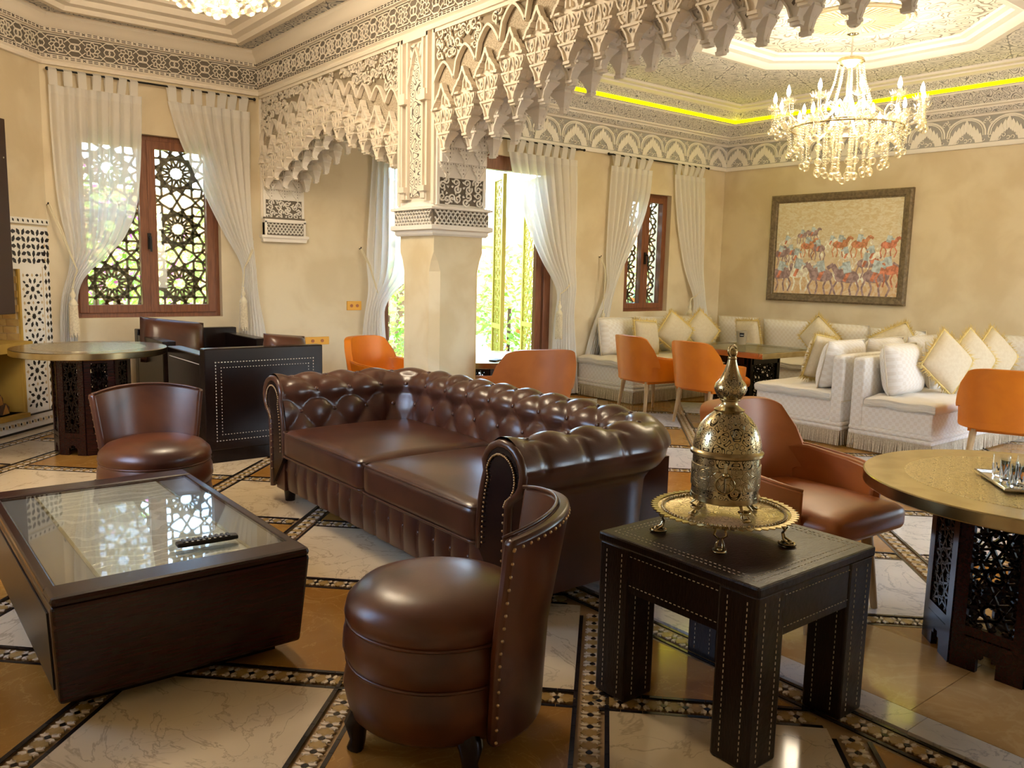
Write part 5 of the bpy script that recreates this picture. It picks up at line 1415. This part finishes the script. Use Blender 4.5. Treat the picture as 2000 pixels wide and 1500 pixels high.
cushion('leather_cushion', 'crumpled brown leather cushion on the armchair under the window', (2.30, 7.88, .74), (math.radians(-18), .12, .05), .58, .42, .22, 'lea_brown', GL)
cushion('leather_cushion', 'brown leather cushion bulging over the stitched armchair back', (2.66, 6.20, .72), (math.radians(-12), .1, .1), .36, .40, .22, 'lea_brown', GL)
# ------------------------------------------------------------------ divans
K['plinth'] = plain('fringe_shade', (.34, .27, .17), .9)  # plinth colour is painted shade between the fringe strands
def divan(label, x0, x1, y0, y1, back=None, bz=.80, ends='l', show=('f',)):
    t = thing('divan_sofa', label, 'divan', (0, 0, 0), 0, 'ivory fringed divans')
    MB().box(x0 + .015, x1 - .015, y0 + .015, y1 - .015, .20, .40).build('seat_base', K['brocade'], t, bevel=.02)
    for z in (.135, .175): MB().box(x0, x1, y0, y1, z, z + .04).build('skirt_band', K['brocade'], t, bevel=.015)
    MB().box(x0 + .04, x1 - .04, y0 + .04, y1 - .04, .0, .14).build('plinth', K['plinth'], t)
    bx0, bx1, by0, by1 = x0, x1, y0, y1
    if back == 'y0': by0 = y0 + .12; rbox(MB(), x0, x1, y0, y0 + .12, .18, bz, .03, 0, 12, 6).build('backrest', K['brocade'], t, 180)
    if back == 'y1': by1 = y1 - .12; rbox(MB(), x0, x1, y1 - .12, y1, .18, bz, .03, 0, 12, 6).build('backrest', K['brocade'], t, 180)
    rn = random.Random(int(x0 * 100))
    m = rbox(MB(), bx0 - .02, bx1, by0 - .02, by1 + .0, .385, .475, .035, .02, 26, 16)
    m.v = [(x + (rn.uniform(-.008, .008) if z < .46 else 0), y, z + .010 * math.sin(x * 17) * math.sin(y * 19)) for x, y, z in m.v]
    m.build('seat_mattress', K['ivory'], t, 180)
    MB().tube([(x0, y0, .40), (x1, y0, .40)] if True else [], .007, 6).build('seat_piping', K['piping'], t)
    f = MB()
    def fr(a, b, nrm):
        a = Vector(a); b = Vector(b); L = (b - a).length; d = (b - a).normalized(); n = int(L / .011)
        for i in range(n):
            p = a + d * (i * .011); o = Vector(nrm) * rn.uniform(.0, .014); q = p + o + d * rn.uniform(-.006, .006)
            f.add([(p.x, p.y, .142), (p.x + d.x * .008, p.y + d.y * .008, .142), (q.x + d.x * .007, q.y + d.y * .007, .012), (q.x, q.y, .012)], [(0, 1, 2, 3)])
    fr((x0 - .004, y0, 0), (x0 - .004, y1, 0), (-1, 0, 0)); fr((x0, y0 - .004, 0), (x1, y0 - .004, 0), (0, -1, 0))
    f.build('bullion_fringe', K['fringew'], t, kind='stuff')
    return t
divan('ivory brocade divan with fringe along the terrace wall', 6.80, 9.46, 6.32, 7.27)
divan('ivory brocade divan under the horse painting', 8.58, 9.46, 4.72, 6.30)
divan('ivory fringed divan end facing the glass table', 6.68, 9.46, 3.76, 4.66, 'y0', .80)
divan('ivory fringed divan backed against the other one, by the orange chair', 6.70, 9.46, 2.98, 3.70, 'y1', .80)
GB = 'ivory brocade back cushions'; GF = 'beige cushions with yellow fringe'
B_ = 'cushion_back'
def cy(px, py, Y): q = ony(px, py, Y); return q
def backc(lab, p, w, h, rz=0, lean=-.18, mat='brocade'):
    cushion('back_cushion', lab, p, (lean, 0, rz), w, h, .22, mat, GB, 'piping')
def fringed(lab, p, w, rz=0, roll=0, lean=-.2, seed=1):
    q = cushion('fringed_cushion', lab, p, (0, 0, 0), w, w, .17, 'beige', GF, None, 'fringe', seed)
    q.rotation_euler = (Matrix.Rotation(rz, 3, 'Z') @ Matrix.Rotation(lean, 3, 'X') @ Matrix.Rotation(roll, 3, 'Y')).to_euler()
zb = .705
backc('ivory brocade cushion at the curtained end of the wall divan', (7.30, 7.08, zb), .62, .45)
backc('ivory brocade cushion under the small window', (8.02, 7.10, zb), .70, .45)
backc('ivory brocade cushion in the corner by the narrow curtain', (8.78, 7.10, zb), .74, .45)
fringed('square fringed cushion behind the curtain side orange chair', (7.50, 6.80, .70), .40, .05, .06)
fringed('fringed cushion on its point between the two orange chairs', (8.02, 6.80, .745), .39, -.3, math.radians(38), seed=2)
fringed('fringed cushion on its point behind the paper cup', (8.56, 6.82, .75), .395, -.3, math.radians(45), seed=3)
backc('ivory brocade cushion at the corner end of the painting divan', (9.28, 6.75, zb), .66, .45, PI / 2)
backc('ivory brocade cushion below the left of the painting', (9.28, 6.02, zb), .70, .45, PI / 2)
backc('ivory brocade cushion below the middle of the painting', (9.28, 5.28, zb), .70, .45, PI / 2)
backc('ivory brocade cushion below the right of the painting', (9.28, 4.60, .69), .64, .44, PI / 2)
fringed('square fringed cushion below the left edge of the painting', (9.0, 6.40, .705), .40, PI / 2 - .2, .05, seed=4)
fringed('fringed cushion on its point under the painting', (9.02, 5.42, .755), .39, PI / 2, math.radians(45), seed=5)
fringed('fringed cushion leaning at the inner corner of the divans', (9.0, 4.48, .74), .40, PI / 2 + .4, .5, seed=6)
# facing the glass table
backc('ivory brocade cushion leaning on the end of the glass table divan', (7.02, 3.99, .69), .60, .44, 0, .2)
backc('ivory brocade cushion second along the glass table divan', (7.75, 4.0, .69), .66, .44, 0, .2)
backc('ivory brocade cushion third along the glass table divan', (8.5, 4.0, .69), .66, .44, 0, .2)
fringed('fringed cushion peeping over the glass table divan', (7.10, 4.25, .72), .40, 0, .15, .2, 7)
# facing the camera
backc('ivory brocade cushion on the near divan beside its end', (7.12, 3.47, .69), .58, .44)
backc('ivory brocade cushion in the middle of the near divan', (7.9, 3.47, .69), .64, .44)
backc('ivory brocade cushion far along the near divan', (8.7, 3.47, .69), .64, .44)
fringed('fringed cushion on its point nearest the near divan end', (7.44, 3.24, .755), .41, -.35, math.radians(42), seed=8)
fringed('fringed cushion on its point second on the near divan', (7.92, 3.24, .755), .41, -.35, math.radians(47), seed=9)
fringed('fringed cushion on its point third on the near divan', (8.41, 3.24, .755), .41, -.35, math.radians(44), seed=10)
backc('ivory brocade cushion at the wall end of the near divan', (9.28, 3.2, .70), .60, .46, PI / 2)

# ------------------------------------------------------------------ glass topped table and cup
GX0, GX1, GY0, GY1, GZ = 7.02, 8.02, 4.82, 5.98, .70
G = thing('glass_table', 'square table with brass edged glass top on dark pierced base', 'table', ((GX0 + GX1) / 2, (GY0 + GY1) / 2, 0))
gw, gd = (GX1 - GX0) / 2, (GY1 - GY0) / 2
frame_ = MB().box(-gw, gw, -gd, -gd + .05, GZ - .055, GZ).box(-gw, gw, gd - .05, gd, GZ - .055, GZ).box(-gw, -gw + .05, -gd + .05, gd - .05, GZ - .055, GZ).box(gw - .05, gw, -gd + .05, gd - .05, GZ - .055, GZ).build('brass_edge', K['brass_rim'], G, bevel=.004)
MB().box(-gw + .05, gw - .05, -gd + .05, gd - .05, GZ - .03, GZ - .02).build('engraved_panel', K['brass_top'], G); MB().box(-gw + .01, gw - .01, -gd + .01, gd - .01, GZ + .0005, GZ + .010).build('glass_top', K['tabletop_glass'], G)
for k in range(4):
    a_ = k * PI / 2; n = Vector((math.cos(a_), math.sin(a_), 0)); e = Vector((-n.y, n.x, 0)); c = n * .26
    m = MB()
    for u in (-.235, .235): m.bar(c + e * u, c + e * u + Vector((0, 0, GZ - .055)), .05, .04, n)
    for z in (.06, GZ - .10): m.bar(c - e * .24 + Vector((0, 0, z)), c + e * .24 + Vector((0, 0, z)), .10, .04, n)
    p = m.build('base_frame', K['wood_dark'], G); lattice(MB(), c - e * .21 + Vector((0, 0, .11)), e, (0, 0, 1), .42, GZ - .25, 2, 3, .010, .012, 8, 3).build('pierced_lattice', K['wood_dark'], p)
cp = thing('paper_cup', 'brown paper cup with a black label on the glass table', 'cup', (onz(1448, 670, .71).x * .98, onz(1448, 670, .71).y * .98, .711))
MB().lathe([(0, 0), (.048, 0), (.062, .15), (.060, .152), (.046, .006), (0, .006)], 32).build('cup_wall', plain('kraft_paper', (.34, .27, .17), .7), cp, 40)
va = math.atan2(-cp.location.y, -cp.location.x)
MB().grid(lambda u, v: ((.0565 + .008 * v + .0008) * math.cos(va + lerp(-.4, .4, u)), (.0565 + .008 * v + .0008) * math.sin(va + lerp(-.4, .4, u)), .085 + .045 * v), 8, 1).build('black_label', K['black'], cp)
MB().grid(lambda u, v: ((.0575 + .008 * v + .0012) * math.cos(va + lerp(-.26, .26, u)), (.0575 + .008 * v + .0012) * math.sin(va + lerp(-.26, .26, u)), .10 + .008 * v), 8, 1).build('label_print', K['frost'], cp)

# ------------------------------------------------------------------ painting of riders
PY0, PY1, PZ0, PZ1 = 4.66, 6.50, 1.16, 2.50
PT = thing('framed_painting', 'large framed painting of a crowd of horse riders on a golden plain', 'painting', (XR, (PY0 + PY1) / 2, (PZ0 + PZ1) / 2))
hw, hh = (PY1 - PY0) / 2, (PZ1 - PZ0) / 2
K['pframe'] = plain('bronze_picture_frame', (.24, .18, .11), .45, .2, c2=(.15, .11, .065), ns=30, bmp=.8, bs_=70, bd=.006)
def pf(a0, a1, z):                                        # one mitred side of the frame
    pr = [(0, 0), (0, -.045), (.02, -.06), (.075, -.05), (.085, -.035), (.10, -.035), (.105, 0)]
    return pr
m = MB(); ring = [(-hw, -hh), (hw, -hh), (hw, hh), (-hw, hh)]
for i in range(4):
    a_, b_ = ring[i], ring[(i + 1) % 4]; m = MB()
    pr = [(0, 0), (0, -.045), (.02, -.06), (.075, -.05), (.085, -.035), (.10, -.035), (.105, 0)]
    def at_(c, d): return (c[0] - math.copysign(d, c[0]), c[1] - math.copysign(d, c[1]))
    va_ = [(x, *at_(a_, d)) for d, x in pr]; vb_ = [(x, *at_(b_, d)) for d, x in pr]; n = len(pr)
    m.add(va_ + vb_, [(k, k + 1, n + k + 1, n + k) for k in range(n - 1)]).build('frame_side', K['pframe'], PT)
mm, nt, bsd = mat0('golden_plain_canvas'); vec, cc = coords(nt)
mp = nt.nodes.new('ShaderNodeMapping'); mp.inputs['Scale'].default_value = (1, 7, 14); mp.inputs['Rotation'].default_value = (.5, 0, 0); nt.links.new(vec, mp.inputs[0])
n1 = noise(nt, mp.outputs[0], 2.2, 4, 1.2); n2 = noise(nt, vec, 9, 3, 2)
sky_ = mixc(nt, n1.step(.35, .65), (.70, .58, .36), (.80, .74, .60)); g_ = mixc(nt, n2.step(.4, .6), (.70, .48, .26), (.78, .64, .48))
f_ = (cc[2] + (n2 - .5) * .35).step(.0, -.25)
nt.links.new(mixc(nt, (cc[2] * -1 + (n2 - .5) * .5).step(-.05, .35), sky_, g_), bsd.inputs['Base Color']); bsd.inputs['Roughness'].default_value = .55
bump(nt, bsd, n1, .3, .004); K['canvas'] = mm
MB().box(-.03, -.02, -hw + .10, hw - .10, -hh + .10, hh - .10).build('canvas', K['canvas'], PT)
cols = {'blue': (.38, .45, .50), 'chest': (.46, .20, .10), 'plum': (.28, .19, .20), 'pale': (.72, .63, .54), 'red': (.48, .17, .10)}
pm = {k: MB() for k in cols}
LAY = {'pale': .0306, 'plum': .0310, 'chest': .0314, 'red': .0318, 'blue': .0322}
LN_ = [0]
def lay(mb): LN_[0] += 1; return -next(LAY[k] for k in pm if pm[k] is mb) - LN_[0] * 2e-6
def ell(mb, cx, cz, rx, rz, a=0, n=12):
    x_ = lay(mb) - .0001
    mb.add([(x_, cx + rx * math.cos(q) * math.cos(a) - rz * math.sin(q) * math.sin(a), cz + rx * math.cos(q) * math.sin(a) + rz * math.sin(q) * math.cos(a)) for q in [2 * PI * i / n for i in range(n)]], [tuple(range(n))])
def stroke(mb, pts, w):
    for a_, b_ in zip(pts, pts[1:]): x_ = lay(mb); mb.bar((x_, *a_), (x_, *b_), w, .0002, (1, 0, 0))
rn = random.Random(5)
def rider(px, py, s, col, far=False):                     # px,py in canvas units 0..1 (left to right, top to bottom)
    y = lerp(hw - .1, -hw + .1, px); z = lerp(hh - .1, -hh + .1, py); d = -1 if rn.random() < .75 else 1
    H = pm[col]
    ell(H, y, z, .075 * s, .040 * s, .1 * d); ell(H, y - .05 * s * d * -1, z + .005 * s, .035 * s, .040 * s)
    stroke(H, [(y + d * .06 * s, z + .01 * s), (y + d * .10 * s, z + .065 * s)], .035 * s); stroke(H, [(y + d * .095 * s, z + .07 * s), (y + d * .135 * s, z + .045 * s)], .024 * s)
    for lx, k in ((-.055, -.02), (-.035, .02), (.04, -.015), (.06, .03)):
        stroke(H, [(y + d * lx * s, z - .02 * s), (y + d * (lx + k) * s, z - .07 * s), (y + d * (lx + k * .2) * s, z - .125 * s)], .012 * s)
    stroke(pm['pale'], [(y - d * .07 * s, z + .02 * s), (y - d * .11 * s, z - .05 * s)], .016 * s)
    stroke(pm['red'], [(y - .01 * s, z + .035 * s), (y + .02 * s, z - .03 * s)], .022 * s)
    B = pm['blue']; stroke(B, [(y, z + .02 * s), (y + d * .015 * s, z + .085 * s)], .050 * s); stroke(B, [(y + d * .01 * s, z + .07 * s), (y + d * .06 * s, z + .045 * s)], .016 * s); ell(pm['pale'], y + d * .015 * s, z + .115 * s, .017 * s, .020 * s)
for px, py, s, c in ((.05, .78, 1.5, 'plum'), (.20, .76, 1.6, 'pale'), (.41, .79, 1.7, 'plum'), (.62, .80, 1.7, 'plum'), (.83, .79, 1.75, 'plum'), (.93, .72, 1.4, 'red'), (.75, .66, 1.2, 'plum'),
                     (.04, .56, 1.0, 'plum'), (.14, .54, .9, 'plum'), (.27, .47, 1.0, 'chest'), (.37, .50, 1.0, 'plum'), (.54, .46, 1.05, 'chest'), (.69, .46, 1.1, 'chest'), (.91, .47, 1.0, 'red'), (.47, .44, .8, 'pale'), (.22, .36, .7, 'plum'), (.31, .34, .75, 'plum'), (.09, .43, .8, 'pale'), (.18, .60, 1.1, 'pale'), (.80, .58, 1.1, 'pale'), (.60, .58, 1.0, 'pale')):
    rider(px, py, s * 1.2, c)
for k, mb in pm.items(): mb.build('painted_marks', plain('paint_' + k, cols[k], .55, c2=tuple(min(1, q * 1.6 + .05) for q in cols[k]), ns=22), PT, kind='stuff')

# ------------------------------------------------------------------ chandeliers
mcr = bpy.data.materials.new('cut_crystal'); mcr.use_nodes = True; nt = mcr.node_tree; nt.nodes.clear(); N_ = nt.nodes.new
o_ = N_('ShaderNodeOutputMaterial'); tr_ = N_('ShaderNodeBsdfTransparent'); gl_ = N_('ShaderNodeBsdfGlossy'); df_ = N_('ShaderNodeBsdfTranslucent'); m1 = N_('ShaderNodeMixShader'); m2_ = N_('ShaderNodeMixShader'); lw = N_('ShaderNodeLayerWeight')
tr_.inputs[0].default_value = (.98, .95, .88, 1); gl_.inputs[0].default_value = (1, .97, .9, 1); gl_.inputs['Roughness'].default_value = .06; df_.inputs[0].default_value = (1, .93, .78, 1)
lw.inputs[0].default_value = .35; m1.inputs[0].default_value = .06
nt.links.new(tr_.outputs[0], m1.inputs[1]); nt.links.new(df_.outputs[0], m1.inputs[2]); nt.links.new(lw.outputs['Facing'], m2_.inputs[0]); nt.links.new(m1.outputs[0], m2_.inputs[1]); nt.links.new(gl_.outputs[0], m2_.inputs[2]); nt.links.new(m2_.outputs[0], o_.inputs[0])
K['crystal'] = mcr
def strand(pts, r):
    m = MB()
    for a_, b_ in zip(pts, pts[1:]):
        L = (Vector(b_) - Vector(a_)).length; n = max(1, int(L / (r * 2.1)))
        for i in range(n): m.ball(Vector(a_).lerp(Vector(b_), i / n), r, 6, 4)
    return m
def lotus(nm='glass_cup'):
    m = MB(); m.lathe([(.0, 0), (.03, .004), (.045, .018)], 12)
    for ring, (r0, r1, z1, n) in enumerate(((.03, .075, .045, 9), (.02, .055, .06, 7))):
        for k in range(n):
            q = 2 * PI * k / n + ring * .3; e = Vector((-math.sin(q), math.cos(q), 0)); d = Vector((math.cos(q), math.sin(q), 0)); w = .024
            m.add([d * r0, d * (r0 + r1) / 2 + e * w + Vector((0, 0, z1 * .35)), d * r1 + Vector((0, 0, z1)), d * (r0 + r1) / 2 - e * w + Vector((0, 0, z1 * .35)), d * ((r0 + r1) / 2 + .008) + Vector((0, 0, z1 * .25))], [(0, 1, 4), (1, 2, 4), (2, 3, 4), (3, 0, 4)])
    return m.mesh(nm, K['crystal'])
LOT = lotus()
BULB = MB().lathe([(0, 0), (.010, .0), (.018, .022), (.016, .045), (.007, .075), (0, .09)], 10).mesh('candle_bulb', K['bulb'], 180)
CAND = MB().lathe([(.009, 0), (.009, .055), (0, .056)], 8).mesh('candle_sleeve', K['crystal'])
BALL = MB().ball((0, 0, 0), .026, 10, 8).mesh('crystal_ball', K['crystal'], 180)
def chandelier(label, loc, light, stem=True, bs=1, R1=.60, z1=2.90, n1=12, R2_=.40, n2=6, top=3.62):
    t = thing('crystal_chandelier', label, 'chandelier', (loc[0], loc[1], 0))
    z = z1; hz = 1 if stem else .40
    MB().lathe([(.075, top), (.07, top - .02), (.045, top - .08), (.05, top - .10), (.03, top - .11), (0, top - .11)], 20).build('ceiling_cup', K['chrome'], t, 60)
    MB().tube([(0, 0, top - .05), (0, 0, z + hz * .42)], .008, 8).build('chain', K['silver'], t)
    MB().lathe([(.02, z + hz * .44), (.10, z + hz * .42), (.115, z + hz * .39), (.05, z + hz * .35), (.03, z + hz * .34)], 16).build('top_dish', K['brass_rim'], t, 60)
    MB().lathe([(.02, z + hz * .36), (.028, z + hz * .2), (.02, z + .12), (.05, z + .06), (.075, z), (.06, z - .06), (.025, z - .10), (.05, z - .16), (.03, z - .22), (0, z - .23)], 16).build('glass_column', K['crystal'], t, 60)
    for k in range(10):
        q = 2 * PI * k / 10; c, s = math.cos(q), math.sin(q); strand([(.10 * c, .10 * s, z + hz * .39), (.13 * c, .13 * s, z + hz * .22), (.20 * c, .20 * s, z + .02)], .010).build('bead_strand', K['crystal'], t, 180)
    for tier, (R, n, zz, dz) in enumerate(((R1, n1, z, 0), (R2_, n2, z - .13, 0))):
        for k in range(n):
            q = 2 * PI * (k + .3 + .5 * tier) / n; c, s = math.cos(q), math.sin(q)
            MB().tube([(r * c, r * s, h) for r, h in ((.05, zz - .02), (R * .30, zz + .05), (R * .55, zz - .08), (R * .80, zz - .15), (R * .97, zz - .09), (R, zz))], .011, 7).build('glass_arm', K['crystal'], t, 180)
            MB().tube([((R * .86 + .06 * math.cos(i)) * c, (R * .86 + .06 * math.cos(i)) * s, zz - .10 + .06 * math.sin(i)) for i in (0, .7, 1.4, 2.1, 2.8, 3.5, 4.2)], .006, 6).build('glass_scroll', K['crystal'], t, 180)
            link('glass_cup', LOT, t, (R * c, R * s, zz)); link('candle_sleeve', CAND, t, (R * c, R * s, zz + .01)); link('candle_bulb', BULB, t, (R * c, R * s, zz + .065))
            for j in (-1, 0, 1):
                r = R + .02 * (j == 0); a2 = q + j * .10; L = .12 + .03 * (j == 0)
                strand([(r * math.cos(a2), r * math.sin(a2), zz - .01), (r * math.cos(a2), r * math.sin(a2), zz - L)], .008).build('bead_strand', K['crystal'], t, 180)
                link('crystal_ball', BALL, t, (r * math.cos(a2), r * math.sin(a2), zz - L - .03)).scale = (bs, bs, bs)
    for R, n, za, zb in ((.46, 16, z - .16, z - .34), (.34, 14, z - .12, z - .44), (.22, 12, z - .10, z - .50), (.10, 8, z - .2, z - .53)):
        for k in range(n):
            q = 2 * PI * k / n + R; c, s = math.cos(q), math.sin(q)
            strand([(R * 1.05 * c, R * 1.05 * s, za), (R * c, R * s, zb)], .010).build('bead_strand', K['crystal'], t, 180); link('crystal_ball', BALL, t, (R * c, R * s, zb - .03)).scale = (bs, bs, bs)
    link('crystal_ball', BALL, t, (0, 0, z - .60)).scale = (bs, bs, bs)
    for R, h in ((.46, z - .16), (.22, z - .10)): MB().tube([(R * math.cos(i * PI / 16), R * math.sin(i * PI / 16), h) for i in range(32)], .008, 6, True).build('ring', K['brass_rim'], t, 180)
    if light:
        ld = bpy.data.lights.new('chandelier_light', 'POINT'); ld.energy = light; ld.color = (1, .86, .66); ld.shadow_soft_size = .25
        lo = link('chandelier_light', ld, None, (loc[0], loc[1], z + .12)); lo.parent = t; lo.location = (0, 0, z + (.12 if stem else -.25))
    return t
chandelier('lit crystal chandelier with candle bulbs under the carved octagon', (6.83, 4.0), LAMP_R, True, 1.2)
chandelier('crystal chandelier above the leather sofa, only its hanging balls in view', (1.78, 5.05), LAMP_L, False, 1.35, R1=.50, z1=3.50, n1=10, R2_=.32, n2=5, top=3.70)
